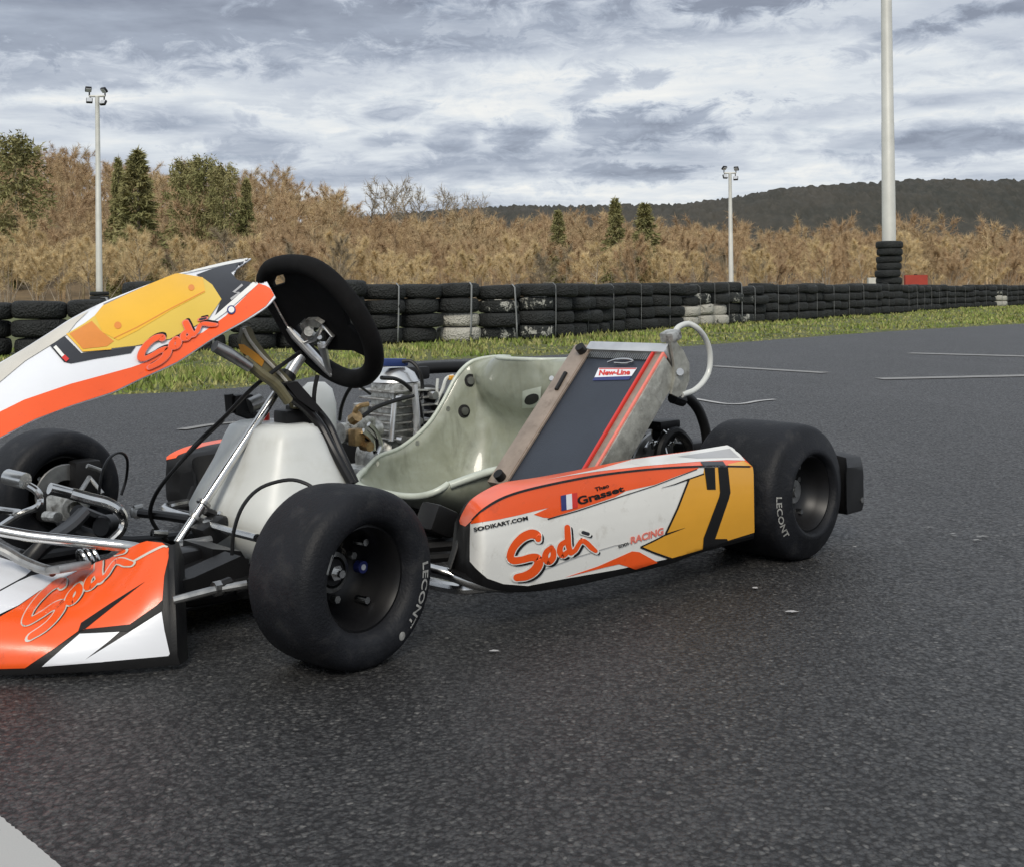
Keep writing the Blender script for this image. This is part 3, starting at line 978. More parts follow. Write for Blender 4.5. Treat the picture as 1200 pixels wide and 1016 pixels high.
# single trees that stand out
rid = [branch_tree(9, 3.4, 22, 420, 50 + v, 1, .028, crown0=.3) for v in range(3)]
rid = [(me_from(a[0], a[1], M['bark'], 'trunk'), me_from(c_[0], c_[1], M['twig_grey'], 'crown')) for a, c_ in rid]
for k, (px, top, d) in enumerate([(432, 203, 235), (447, 208, 238), (463, 203, 240), (478, 205, 236), (497, 214, 240), (520, 213, 238), (535, 218, 242), (551, 221, 240), (566, 222, 240)]):
    x = (px - 600) / FPX * d; z0 = float(hill_z(np.array([x]), np.array([d * 1.0]))[0])
    hh = (346 + (600 - px) * .011 - top) / FPX * d + CAMH - z0
    tm, cm = rid[k % 3]
    put_tree('bare_tree', tm, cm, x, d, hh / 9.3, 'slender bare tree against the sky on the ridge, %s from the left' % ORD[k], 'tree', 'bare trees on the ridge')
con = [conifer(12, 3.0, 60 + v) for v in range(2)]
con = [(me_from(a[0], a[1], M['bark'], 'trunk'), me_from(c_[0], c_[1], M['needles'], 'crown')) for a, c_ in con]
pin = [conifer(12, 3.0, 70 + v, True) for v in range(2)]
pin = [(me_from(a[0], a[1], M['bark'], 'trunk'), me_from(c_[0], c_[1], M['needles'], 'crown')) for a, c_ in pin]
for px, top, d, wpx, lab in [(163, 176, 100, 80, 'tallest dark green conifer, right of the white left pole'), (140, 186, 104, 40, 'olive conifer just right of the white left pole, behind the tallest one'),
                             (722, 233, 98, 46, 'pointed green conifer in the middle of the wood, left of two'), (757, 238, 99, 54, 'green conifer in the middle of the wood, right of two'),
                             (20, 166, 116, 66, 'broad olive conifer at the left edge of the wood'), (218, 194, 120, 40, 'olive conifer halfway along the left ridge, first of its group of four'),
                             (240, 190, 118, 40, 'olive conifer halfway along the left ridge, second of its group of four'), (264, 199, 116, 38, 'olive conifer halfway along the left ridge, third of its group of four'),
                             (290, 210, 117, 38, 'olive conifer halfway along the left ridge, last of its group of four'), (655, 247, 110, 40, 'small olive conifer left of the pointed pair')]:
    x = (px - 600) / FPX * d; z0 = float(hill_z(np.array([x]), np.array([d * 1.0]))[0])
    hh = (347 + (600 - px) * .011 - top) / FPX * d + CAMH - z0
    tm, cm = random.choice(con)
    e = put_tree('conifer', tm, cm, x, d, 1, lab, 'conifer', 'conifers in the wood')
    sw_ = wpx / FPX * d / 2 / 3.0
    if top < 205 and px != 163 and px != 140:
        tm, cm = random.choice(pin)
        for ch, me_ in zip(e.children, (tm, cm)): ch.data = me_
    e.scale = (sw_ * 1.25, sw_ * 1.25, hh / 12)

# the rest of the wood as one mass
src = []
for v, (h, sp, nl, nt_, mu) in enumerate([(8, 3.6, 12, 1450, 1), (6, 3.2, 10, 1450, 3), (9, 3.6, 12, 1450, 1), (7, 3.4, 10, 1450, 2)]):
    (tv, tf), (cv, cf) = branch_tree(h, sp, nl, nt_, 80 + v, mu, .021, crown0=.25, twl=.85)
    tri = np.concatenate([tf[:, [0, 1, 2]], tf[:, [0, 2, 3]]])
    keep = slice(0, None)
    src.append((np.concatenate([tv, cv]), np.concatenate([tri, cf + len(tv)])))
VV, FF, off = [], [], 0
nst = 0
for y0 in np.arange(97, 268, 5.8):
    x = -.56 * y0
    while x < .56 * y0:
        xx_, yy_ = x + random.uniform(-1.6, 1.6), y0 + random.uniform(-2.5, 2.5)
        px = 600 + xx_ / yy_ * FPX
        V, F = src[int(rng.integers(0, 4))]
        s_ = rng.uniform(.7, 1.3) * (1.0 if px < 420 else .88)
        if yy_ < 125: s_ *= .9
        a_ = rng.uniform(0, 6.283); c_, sn = math.cos(a_), math.sin(a_)
        z0 = float(hill_z(np.array([xx_]), np.array([yy_]))[0])
        Q = V * s_
        VV.append(np.stack([Q[:, 0] * c_ - Q[:, 1] * sn + xx_, Q[:, 0] * sn + Q[:, 1] * c_ + yy_, Q[:, 2] + z0 - .1], 1)); FF.append(F + off); off += len(V)
        nst += 1
        x += 4.5 * rng.uniform(.7, 1.35)
o = np_mesh('woodland', np.concatenate(VV), np.concatenate(FF), M['twig'])
tag(o, 'brown leafless wood covering the slope behind the track', 'woodland', kind='stuff')

# ------------------------------------------------------------------ the kart
kart = empty('go_kart', KR, TH)
tag(kart, 'orange, white and yellow racing go-kart parked on the asphalt with its front wheels slightly turned', 'go-kart')


def bvh_of(o):
    me = o.data
    vs = [o.matrix_basis @ v.co for v in me.vertices]
    return BVHTree.FromPolygons(vs, [tuple(p.vertices) for p in me.polygons])


def decal(name, loops, target, m, off=.001, step=None, raw=None, rayfn=None, parent=None, clip_n=None):
    """flat print laid on a surface. loops: closed outlines (photo measurements by default); raw: (verts2d, faces)"""
    bv = target if isinstance(target, BVHTree) else bvh_of(target)
    px_mode = rayfn is None
    if rayfn is None:
        def rayfn(x, y):
            return CL, (KI3 @ ray(x, y)).normalized()
        step = min(step or 3.0, 3.0)
    bm = bmesh.new()
    if raw:
        vs = [bm.verts.new((v[0], v[1], 0)) for v in raw[0]]
        for f in raw[1]:
            try: bm.faces.new([vs[i] for i in f])
            except ValueError: pass
    else:
        for lp in loops:
            vs = [bm.verts.new((p[0], p[1], 0)) for p in lp]
            try: bm.faces.new(vs)
            except ValueError: pass
    bm.normal_update()
    bmesh.ops.triangulate(bm, faces=bm.faces[:], ngon_method='EAR_CLIP')
    xs_ = [v.co.x for v in bm.verts]; ys_ = [v.co.y for v in bm.verts]
    for ax, lo, hi in ((0, min(xs_), max(xs_)), (1, min(ys_), max(ys_))):
        k = math.floor(lo / step) + 1
        while k * step < hi:
            co = [0, 0, 0]; no = [0, 0, 0]; co[ax] = k * step; no[ax] = 1
            bmesh.ops.bisect_plane(bm, geom=bm.verts[:] + bm.edges[:] + bm.faces[:], plane_co=co, plane_no=no, dist=1e-6)
            k += 1
    bad = []
    for v in bm.verts:
        o_, d_ = rayfn(v.co.x, v.co.y)
        hit, nrm, _, _ = bv.ray_cast(o_, d_)
        if hit is None and px_mode:
            for rr_ in (.8, 1.6, 2.6, 3.8):
                for q_ in range(10):
                    o_, d_ = rayfn(v.co.x + rr_ * math.cos(q_ * .6283), v.co.y + rr_ * math.sin(q_ * .6283))
                    hit, nrm, _, _ = bv.ray_cast(o_, d_)
                    if hit is not None: break
                if hit is not None: break
        if hit is None or (clip_n and nrm.dot(Vector(clip_n)) * (1 if nrm.dot(d_) < 0 else -1) < .1): bad.append(v); continue
        if nrm.dot(d_) > 0: nrm = -nrm
        v.co = hit + nrm * off
    bmesh.ops.delete(bm, geom=bad, context='VERTS')
    if not bm.faces: bm.free(); return None
    bmesh.ops.recalc_face_normals(bm, faces=bm.faces[:])
    me = bpy.data.meshes.new(name); bm.to_mesh(me); bm.free()
    me.materials.append(m)
    me.shade_smooth()
    o = bpy.data.objects.new(name, me); COL.objects.link(o)
    o.parent = parent or kart
    return o


def stroke(pts, w, sm=6):
    """outline of a brush stroke; w one width or a list along it"""
    P = [Vector((p[0], p[1], 0)) for p in pts]
    P = catmull(P, sm) if sm and len(P) > 2 else P
    N = len(P); A, Bp = [], []
    for i, p_ in enumerate(P):
        d = (P[min(i + 1, N - 1)] - P[max(i - 1, 0)]).normalized(); nn = Vector((-d.y, d.x, 0))
        if isinstance(w, (list, tuple)):
            t = i / (N - 1) * (len(w) - 1); a = int(min(t, len(w) - 2)); ww = w[a] + (w[a + 1] - w[a]) * (t - a)
        else: ww = w
        A.append(p_ + nn * ww / 2); Bp.append(p_ - nn * ww / 2)
    vs = [(v.x, v.y) for v in A + Bp]
    return vs, [[i, i + 1, N + i + 1, N + i] for i in range(N - 1)]


def disc2(x, y, rx, ry=None, n=16, rot=0):
    ry = ry or rx
    c_, s_ = math.cos(rot), math.sin(rot)
    return [(x + rx * math.cos(t * 2 * math.pi / n) * c_ - ry * math.sin(t * 2 * math.pi / n) * s_, y + rx * math.cos(t * 2 * math.pi / n) * s_ + ry * math.sin(t * 2 * math.pi / n) * c_) for t in range(n)]


_tc = {}


def text2(body, bold=0.0, shear=0.0):
    """mesh of a word, unit height, from the built-in font"""
    key = (body, bold, shear)
    if key in _tc: return _tc[key]
    cu = bpy.data.curves.new('t', 'FONT'); cu.body = body; cu.offset = bold; cu.shear = shear; cu.resolution_u = 3
    o = bpy.data.objects.new('t', cu); COL.objects.link(o)
    dg = bpy.context.evaluated_depsgraph_get()
    me = o.evaluated_get(dg).to_mesh()
    vs = np.array([(v.co.x, v.co.y) for v in me.vertices]); fs = [tuple(p_.vertices) for p_ in me.polygons]
    bpy.data.objects.remove(o); bpy.data.curves.remove(cu)
    w = vs[:, 0].max() - vs[:, 0].min(); vs[:, 0] -= vs[:, 0].min(); vs[:, 1] -= 0
    vs[:, 0] /= w; vs[:, 1] /= .7
    _tc[key] = (vs, fs)
    return vs, fs


def word(name, body, p0, p1, hgt, target, m, off, up=None, bold=.02, shear=0.0, step=4, parent=None, h2=None):
    """a word from p0 to p1 (baseline), cap height hgt"""
    vs, fs = text2(body, bold, shear)
    dx_, dy_ = p1[0] - p0[0], p1[1] - p0[1]; ln = math.hypot(dx_, dy_)
    ux, uy = up if up else (dy_ / ln, -dx_ / ln)
    h2 = h2 or hgt
    v2 = [(p0[0] + dx_ * x + ux * y * (hgt + (h2 - hgt) * x), p0[1] + dy_ * x + uy * y * (hgt + (h2 - hgt) * x)) for x, y in vs]
    return decal(name, None, target, m, off, step, raw=(v2, fs), parent=parent)


# ---- wheels
def make_wheel(name, pos, R_, half, rimr, steer, side, lean=0.0, proud=0.0, dish=1.0):
    """side +1: outer face towards the left of the kart"""
    w = MB(); s_ = side
    # rim: dished, seen from the outer face
    of = half - .022 + proud
    prof = [(rimr - .004, of - .03), (rimr + .004, of - .012), (rimr + .003, of), (rimr - .003, of + .001), (rimr - .008, of - .008), (rimr - .012, of - .03),
            (rimr - .020, of - .060), (rimr - .034, of - .078), (.032, of - .084), (.022, of - .080), (.020, of - .066), (.0001, of - .066)]
    w.lathe([(r, of + (h - of) * (dish if h < of - .02 else 1)) for r, h in prof], (0, 0, 0), (0, s_, 0), 44)
    w.lathe([(rimr - .003, -of), (rimr + .003, -of), (rimr - .010, -of + .02), (rimr - .012, 0), (rimr - .016, of - .05)], (0, 0, 0), (0, s_, 0), 44)
    ro = w.build(name, M['rim'], kart, ang=40)
    ro.location = pos; ro.rotation_euler = (lean, 0, steer)
    h = half
    tp = [(rimr + .001, h - .022 + proud), (rimr + .003, h - .010 + proud), (rimr + .009, h - .003 + proud * .8), (rimr + .016, h + proud * .55), (R_ - .030, h + .001 + proud * .2), (R_ - .020, h), (R_ - .012, h - .003), (R_ - .0075, h - .0075), (R_ - .0045, h - .0125), (R_ - .0035, h - .015), (R_ - .0022, h - .022),
          (R_ - .0008, h - .036), (R_, 0)]
    tp = tp + [(r, -x) for r, x in tp[-2::-1]]
    t = MB(); t.lathe([(r, x) for r, x in tp], (0, 0, 0), (0, s_, 0), 72)
    to = t.build('tyre', M['tyre'], ro, ang=60)
    return ro, to


def wheel_text(body, to, ro, side, half, r_mid, a0, a1, hgt, name='lettering', m=None, flip=False, inner=.75):
    """letters round the sidewall; angles in degrees on the outer face, 0 = forward-most (photo left), anticlockwise seen from outside"""
    vs, fs = text2(body, .02, 0)
    v2 = []
    for x, y in vs:
        a = math.radians(a0 + (a1 - a0) * x)
        r = r_mid + (y - .5) * hgt * (-1 if flip else 1)
        v2.append((r * math.cos(a), r * math.sin(a)))
    bv = BVHTree.FromPolygons([v.co for v in to.data.vertices], [tuple(p_.vertices) for p_ in to.data.polygons])
    def rf(x, y):                                         # face coordinates: x to the rear (photo right), y up
        return Vector((-x, side * (half + .2), y)), Vector((0, -side, 0))
    o = decal(name, None, bv, m or M['letter'], .0006, .012, raw=(v2, fs), rayfn=rf, parent=to)
    return o


RF, HF = .134, .068
WL, TL = make_wheel('front_wheel', (1.040, .542, RF - .001), RF, HF, .0775, math.radians(6), 1, lean=math.radians(1))
WR, TR = make_wheel('front_wheel', (1.045, -.545, RF - .001), RF, HF, .0775, math.radians(6), -1)
RR, HR = .140, .102
QL, UL = make_wheel('rear_wheel', (0, .595, RR - .001), RR, HR, .077, 0, 1, proud=.021, dish=.6)
QR, UR = make_wheel('rear_wheel', (0, -.595, RR - .001), RR, HR, .077, 0, -1)
wheel_text('LECONT', TL, WL, 1, HF, .107, 4, -50, .012)
wheel_text('LECONT', UL, QL, 1, HR, .115, 176, 220, .0105, flip=True)
# pale circle mark closing the front tyre word and the bar code strip
bvT = BVHTree.FromPolygons([v.co for v in TL.data.vertices], [tuple(p_.vertices) for p_ in TL.data.polygons])
rf_ = lambda x, y: (Vector((-x, .3, y)), Vector((0, -1, 0)))
a_ = math.radians(-60)
decal('tyre_mark', [disc2(.108 * math.cos(a_), .108 * math.sin(a_), .0065)], bvT, M['letter'], .0006, .02, rayfn=rf_, parent=TL)
a_ = math.radians(155)
c_, s_ = math.cos(a_), math.sin(a_)
rect = [(r * c_ - q * s_, r * s_ + q * c_) for r, q in ((.084, -.014), (.092, -.014), (.092, .014), (.084, .014))]
decal('barcode_strip', [rect], bvT, M['letter'], .0006, .02, rayfn=rf_, parent=TL)

for ro, half, side, lst in ((WL, HF, 1, ((-52, .056, .034), (50, .056, .036), (178, .05, .05))), (QL, HR + .021, 1, ((-62, .050, .036), (185, .046, .040), (75, .052, .034))), (WR, HF, -1, ((20, .05, .05), (140, .05, .05)))):
    for ang_, rr, dp in lst:
        a = math.radians(ang_); dep = half - .022 - dp
        b = MB(); b.cyl((-rr * math.cos(a), side * (dep - .02), rr * math.sin(a)), (-rr * math.cos(a), side * (dep + .004), rr * math.sin(a)), .0055, 8)
        b.build('bolt', M['chrome'], ro)
b = MB(); b.cyl((0, HF - .092, 0), (0, HF - .080, 0), .012, 6); b.cyl((0, HF - .080, 0), (0, HF - .068, 0), .006, 10); b.build('axle_nut', M['chrome'], WL)
b = MB(); b.lathe([(.024, -.012), (.030, -.010), (.031, -.002), (.024, 0)], (0, HF - .088, 0), (0, 1, 0), 28, closed=True); b.build('hub_ring', M['steel'], WL)
for ro_, dp_ in ((WL, HF - .092), (QL, HR + .021 - .078)):
    for k in range(3):
        a = math.radians(30 + 120 * k)
        b = MB(); b.cyl((.040 * math.cos(a), dp_, .040 * math.sin(a)), (.040 * math.cos(a), dp_ + .012, .040 * math.sin(a)), .006, 6); b.build('hub_bolt', M['steel'], ro_)
b = MB(); b.cyl((-.050, HF - .090, 0), (-.050, HF - .077, 0), .0095, 16); ob = b.build('round_sticker', M['blue'], WL)
b = MB(); b.cyl((-.050, HF - .078, 0), (-.050, HF - .0762, 0), .0045, 16); b.build('badge', M['white2'], WL)
b = MB(); b.cyl((0, HR - .055, 0), (0, HR - .035, 0), .024, 18); b.cyl((0, HR - .035, 0), (0, HR - .028, 0), .012, 12); b.build('hub', M['steel'], QL)
# valve on front wheel
# ---- axle, frame, floor
b = MB(); b.cyl((0, -.60, RR), (0, .60, RR), .025, 20); ax = b.build('rear_axle', M['steel'], kart)
b = MB(); b.lathe([(.03, 0), (.095, 0), (.098, .003), (.095, .006), (.03, .006)], (0, .30, RR), (0, 1, 0), 32, closed=True); b.build('brake_disc', M['steel'], ax)
b = MB(); b.lathe([(.02, 0), (.085, 0), (.090, .004), (.085, .008), (.02, .008)], (0, -.29, RR), (0, 1, 0), 40, closed=True); b.build('sprocket', M['blackmetal'], ax)
for y in (-.33, .33):
    b = MB(); b.box((0, y, RR), (.07, .02, .08), None, .008); b.build('bearing_carrier', M['alu'], ax)
fr = MB()
for s_ in (1, -1):
    fr.tube([(-.02, .33 * s_, .10), (.08, .33 * s_, .055), (.4, .31 * s_, .05), (.75, .24 * s_, .05), (1.0, .25 * s_, .055), (1.08, .33 * s_, .08), (1.09, .40 * s_, .105)], .015, 10, 4)
    fr.tube([(1.05, .25 * s_, .055), (1.25, .22 * s_, .06), (1.33, .12 * s_, .06)], .013, 10, 4)
fr.tube([(1.33, -.13, .06), (1.33, .13, .06)], .013, 10)
fr.tube([(.66, -.26, .05), (.66, .26, .05)], .013, 10)
fr.tube([(.05, -.33, .07), (.05, .33, .07)], .014, 10)
fr.build('frame', M['blackmetal'], kart)
b = MB(); b.box((.99, 0, .035), (.62, .44, .004), None, .0); b.build('floor_tray', M['black'], kart)
for s_ in (1, -1):
    b = MB(); b.tube([(.80, .26 * s_, .06), (.80, .48 * s_, .062), (.76, .545 * s_, .062), (.60, .56 * s_, .06), (.28, .56 * s_, .06), (.20, .50 * s_, .06), (.20, .31 * s_, .06)], .010, 10, 5)
    b.build('side_bumper_tube', M['chrome'], kart)

# ---- left side pod (bodywork), lofted from measured lines
_sp = {}


def interp_px(pts, X_):
    k = tuple(map(tuple, pts))
    if k not in _sp:
        q = catmull([Vector((p_[0], p_[1], 0)) for p_ in pts], 8)
        a = np.array([(v.x, v.y) for v in q]); a[:, 0] = np.maximum.accumulate(a[:, 0]); _sp[k] = a
    a = _sp[k]; return float(np.interp(X_, a[:, 0], a[:, 1]))


z6 = lambda x, y: (520 + x / 3.158, 500 + y / 3.158)
top_l = [z6(*q) for q in [(58, 345), (75, 310), (100, 272), (150, 237), (220, 207), (330, 190), (470, 165), (700, 120), (950, 85), (1050, 68)]]
cre_l = [z6(*q) for q in [(75, 375), (100, 352), (150, 305), (230, 260), (350, 225), (550, 185), (750, 160), (950, 148), (1144, 149)]]
bot_l = [z6(*q) for q in [(75, 480), (98, 500), (120, 525), (160, 562), (220, 583), (310, 590), (450, 563), (640, 530), (820, 492), (950, 450), (1147, 402)]]
bb_l = [z6(*q) for q in [(75, 530), (90, 553), (150, 592), (250, 611), (350, 607), (500, 584), (640, 552), (820, 512), (950, 466), (1150, 412)]]
ts = np.concatenate([[0, .006, .013, .022, .033, .046, .06, .08], np.linspace(.10, 1, 52)])


def yf(t):                                                # sideways position of the pod's face
    return .615 + .05 * t - .05 * max(0, 1 - t / .07) ** 2


def build_pod(mirror=False):
    rows = []
    for t in ts:
        y = yf(t)
        xc = 543.7 + (881.5 - 543.7) * t
        xt = 538.5 + (853.5 - 538.5) * t ** 1.0
        xb = 545 + (883 - 545) * t
        C = ky(xc, interp_px(cre_l, xc), y)
        inset = .085 * min(1, .35 + t * 6)
        U = ky(xt, interp_px(top_l, xt), y - inset)
        Bf = ky(xb, interp_px(bot_l, xb), y + .003)
        Bb = ky(xb + .5, interp_px(bb_l, xb + .5), y - .004)
        face = [Bf.lerp(C, f_) + Vector((0, .006 * math.sin(math.pi * f_), 0)) for f_ in (.12, .25, .38, .5, .62, .75, .88)]
        q1 = C.lerp(U, .5) + Vector((0, 0, .002))
        inn = y - inset - .02
        rows.append([Vector((Bb.x, inn, Bb.z + .01)), Vector((Bb.x, y - .03, Bb.z + .002)), Bb, Bf] + face + [C, C.lerp(U, .25) + Vector((0, 0, .0015)), q1, C.lerp(U, .75) + Vector((0, 0, .0015)), U, U + Vector((0, -.012, -.006)), Vector((U.x, inn, U.z - .05)),
                     Vector((Bb.x, inn, Bb.z + .01))])
    if mirror: rows = [[Vector((p_.x, -p_.y, p_.z)) for p_ in r] for r in rows]
    b = MB(); b.grid(rows, loop=False)
    n = len(rows[0])
    b.f.append(list(range(n - 1))); b.m.append(0)
    k = (len(rows) - 1) * n; b.f.append(list(range(k, k + n - 1))[::-1]); b.m.append(0)
    return b


pod = build_pod().build('side_pod', M['black'], kart, ang=32)
bvP = bvh_of(pod)
pd = lambda nm, loops, m, off, **kw: decal(nm, loops, bvP, M[m], off, parent=pod, **kw)
cre_s = [(x, interp_px(cre_l, x)) for x in np.arange(546, 881.4, 4)]
top_s = [(x, interp_px(top_l, x)) for x in np.arange(538.6, 853, 3)]
z1 = lambda x, y: (540 + x / 6.667, 550 + y / 6.667)
z2 = lambda x, y: (700 + x / 6, 520 + y / 6)
inset_bot = [(x, y - (.8 if x < 820 else 4.0)) for x, y in bot_l[1:]]
facepoly = [(551.5, 613), (567, 598)] + [(x, y + .3) for x, y in cre_s if 600 < x < 880] + [(881.5, 547.2), (882.6, 622)] + inset_bot[::-1][1:] + [(551, 640)]
pd('sticker_film', [facepoly], 'white', .0008, step=5)
orl = [(552, 614.5), (585, 608), (604, 604), (643, 594.5), (625, 602.5), (636, 606), (643, 606.7), (675, 597), (720, 582), (733, 575), (767, 567.5), (793, 557.5), (807, 552.5), (818, 548.5)]
pd('orange_panel', [[(552, 613.5)] + [(x, y + .3) for x, y in cre_s if 553 < x < 816] + [(818, 547.6)] + orl[::-1][:-1]], 'orange', .0013, step=5)
topo = [(x, y + .4) for x, y in top_s]
pd('top_film', [topo + [(868, 534), (881, 546.5)] + [(x, y - .1) for x, y in cre_s[::-1]] + [(540, 614)]], 'orange', .0010, step=4)
pd('top_band', [[(640, 562.6), (668, 557), (700, 550.6), (742, 538.8), (800, 531), (852, 522.3), (862, 527), (873, 540), (850, 539.5), (817, 541.5), (757, 546.5), (700, 553), (668, 557.8)]], 'white', .0014, step=4)
pd('grey_band', [z2(*q) and [z2(*q) for q in [(450, 105), (750, 62), (940, 22), (960, 40), (1010, 95), (860, 103), (700, 105)]]][0:1] if False else [[z2(*q) for q in [(560, 95), (750, 66), (930, 38), (985, 90), (1000, 100), (860, 104), (700, 108)]]], 'greyfilm', .0017, step=4)
pd('yellow_tip', [[(853, 544.5), (871, 540.5), (881, 546.3), (853, 546.6)]], 'yellow', .0017, step=4)
yel = [z2(*q) for q in [(645, 250), (740, 212), (748, 166), (1088, 163), (1094, 200), (1100, 620), (900, 682), (720, 742), (522, 800), (310, 725), (480, 635)]]
pd('number_background', [yel], 'yellow', .0016, step=6)
for pts, w in [([z2(640, 245), z2(560, 450), z2(475, 632)], 2.2), ([z2(480, 633), z2(400, 675), z2(300, 722)], 1.6), ([z2(298, 722), z2(400, 765), z2(515, 806)], 2.2),
               ([z2(475, 635), z2(610, 588)], [2.2, .3]), ([z2(745, 210), z2(640, 246)], [1.6, 1.4]), ([z2(640, 246), z2(540, 283), z2(450, 308)], [1.8, .3]),
               ([(641, 608), (675, 598.4), (720, 583.6), (767, 568.6), (816, 549.6)], [1.3, .8])]:
    pd('pinstripe', None, 'ink', .0020, raw=stroke(pts, w, 0), step=6)
pd('crease_line', None, 'ink', .0022, raw=stroke(cre_s[2:], 1.0, 0), step=6)
red_low = [z2(*q) for q in [(-230, 935), (0, 858), (240, 752), (290, 757), (420, 830), (265, 878), (150, 842), (60, 862)]]
pd('red_flash', [red_low], 'orange', .0016, step=6)
pd('race_number', [[z2(*q) for q in [(745, 166), (820, 166), (826, 320), (765, 320)]]], 'ink', .0024, step=6)
pd('race_number', [[z2(*q) for q in [(842, 164), (912, 164), (930, 340), (920, 380), (822, 665), (905, 664), (912, 680), (735, 740), (740, 660), (850, 370), (856, 340)]]], 'ink', .0024, step=6)
pd('number_bar', [[z2(*q) for q in [(722, 132), (880, 128), (905, 162), (745, 164)]]], 'darkgrey', .0024, step=6)
# flag
pd('flag_blue', [[(656, 580.5), (662.3, 579.3), (663, 597), (656.8, 598.2)]], 'blue', .0024)
pd('flag_white', [[(662.3, 579.3), (669, 578), (669.7, 595.6), (663, 597)]], 'white2', .0024)
pd('flag_red', [[(669, 578), (675.3, 576.8), (676, 594.2), (669.7, 595.6)]], 'red', .0024)
word('driver_name', 'Grasset', (677, 591.5), (731, 574.6), 9.5, bvP, M['ink'], .0024, h2=6, bold=.035, step=5, parent=pod)
word('driver_name', 'Theo', (697, 575.5), (713, 570.5), 4.6, bvP, M['ink'], .0024, bold=.03, step=5, parent=pod)
word('lettering', 'SODIKART.COM', (557, 622.3), (618, 608.5), 4.4, bvP, M['ink'], .0024, bold=.035, step=5, parent=pod)
word('lettering', 'RACING', z2(228, 700), z2(470, 628), 7.5, bvP, M['pink'], .0024, bold=.035, shear=.3, step=5, parent=pod)
word('lettering', 'SODI', z2(145, 730), z2(215, 705), 3.2, bvP, M['ink'], .0024, bold=.03, step=5, parent=pod)
pd('thin_line', None, 'greyfilm', .0020, raw=stroke([z1(640, 780), z1(900, 680), z1(1200, 590), z2(240, 690)], [1.0, .6], 0), step=8)

# brush lettering: strokes drawn once, laid on three panels
BR = [([(596, 540), (585, 512), (540, 500), (470, 530), (405, 600), (378, 670), (400, 705), (470, 700), (540, 682), (590, 690), (598, 735), (560, 790), (500, 825), (430, 838)], [40, 60, 62, 58, 52, 50, 50, 46, 50, 58, 62, 62, 60, 50]),
      ([(700, 605), (660, 640), (650, 690), (680, 715), (712, 680), (712, 630), (695, 605)], [34, 40, 44, 44, 42, 38, 30]),
      ([(808, 560), (772, 590), (765, 640), (790, 665), (825, 640)], [34, 38, 42, 40, 34]),
      ([(822, 450), (826, 520), (832, 590), (850, 648)], [40, 44, 40, 34]),
      ([(850, 648), (885, 625), (915, 575), (940, 552), (975, 570), (1010, 605), (1045, 632)], [34, 32, 30, 32, 34, 36, 26])]
DOT = ([(945, 488), (985, 500)], 26)


def brush(target, parent, A, off, fill, shadow, line, dx_=16, dy_=14, lw=16, dot='darkgrey'):
    lay = []
    if shadow: lay.append(('lettering_shadow', M[shadow], dx_, dy_, 0, off))
    if line: lay.append(('lettering_outline', M[line], 0, 0, lw, off + .0004))
    lay.append(('lettering', M[fill], 0, 0, 0, off + .0008))
    for nm, mm, ox, oy, gw, of_ in lay:
        for k, (pts, w) in enumerate(BR + [DOT]):
            w = [q * 1.14 for q in w] if isinstance(w, list) else w
            if k == 5 and nm == 'lettering': mm = M[dot]
            ww = [q + gw for q in w] if isinstance(w, list) else w + gw
            pts2 = list(pts)
            if gw:                                        # let the outline run past the stroke's ends
                a = Vector(pts2[0]) - Vector(pts2[1]); a.normalize(); pts2[0] = tuple(Vector(pts2[0]) + a * gw * .5)
                a = Vector(pts2[-1]) - Vector(pts2[-2]); a.normalize(); pts2[-1] = tuple(Vector(pts2[-1]) + a * gw * .5)
            vs, fs = stroke(pts2, ww, 5)
            r0 = ww[0] if isinstance(ww, list) else ww; r1 = ww[-1] if isinstance(ww, list) else ww
            v2 = [A(x + ox, y + oy) for x, y in vs]
            o_ = decal(nm, None, target, mm, of_ + k * .00005, 6, raw=(v2, fs), parent=parent)
            for (p_, r_) in ((pts2[0], r0), (pts2[-1], r1)):
                decal(nm + '_tip', [[A(x + ox, y + oy) for x, y in disc2(p_[0], p_[1], r_ / 2, n=12)]], target, mm, of_ + k * .00005 + .00002, 6, parent=parent)


def affine(src, dst):
    Am = np.array([[x, y, 1] for x, y in src]); X_ = np.linalg.solve(Am, np.array(dst))
    return lambda x, y: tuple((np.array([x, y, 1]) @ X_).tolist())


brush(bvP, pod, z1, .0022, 'orange', 'ink', 'white', dx_=24, dy_=17)

# right side pod, seen from behind its nose
pod2 = build_pod(True).build('side_pod', M['black'], kart, ang=32)
pod2.location = (-.10, -.02, -.045)
b2 = MB()
for t0, t1 in zip(ts[:-1], ts[1:]): pass
rows = []
for t in ts[5:]:
    y = yf(t); xc = 543.7 + (881.5 - 543.7) * t; xt = 538.5 + (853.5 - 538.5) * t
    C = ky(xc, interp_px(cre_l, xc), y); U = ky(xt, interp_px(top_l, xt), y - .085 * min(1, .35 + t * 6))
    C = C.lerp(Vector((C.x, C.y, C.z - .010)), .9)
    rows.append([Vector((C.x + .001, -C.y - .0015, C.z)), Vector((C.x + .001, -C.y - .0015, C.z + .011)), Vector((U.x + .001, -U.y - .001, U.z + .0015)), Vector((U.x, -U.y + .013, U.z - .004))])
rows = [[r[0], r[1], r[1].lerp(r[2], .4)] for r in rows]
b2.grid(rows); b2.build('top_film', M['orange'], pod2)

# ---- front fairing (left end of the nose)
z8 = lambda x, y: (x / 5.4545, 620 + y / 5.4545)
fb = [(-70, 789), (-30, 789.5), (0, 789), (60, 787), (120, 784), (165, 781), (207, 777)]
fx = np.concatenate([np.arange(-70, 160, 5.0), np.arange(160, 197, 2.0), [197.]])
ftop = [(-70, 640), (-30, 645), (0, 652), (45, 665), (59, 671), (75, 669), (91, 668), (110, 661), (130, 653.5), (150, 643), (165, 636), (175, 633.5), (183, 633), (190, 634.5), (196, 637), (202, 646)]
rows = []
NR = 21


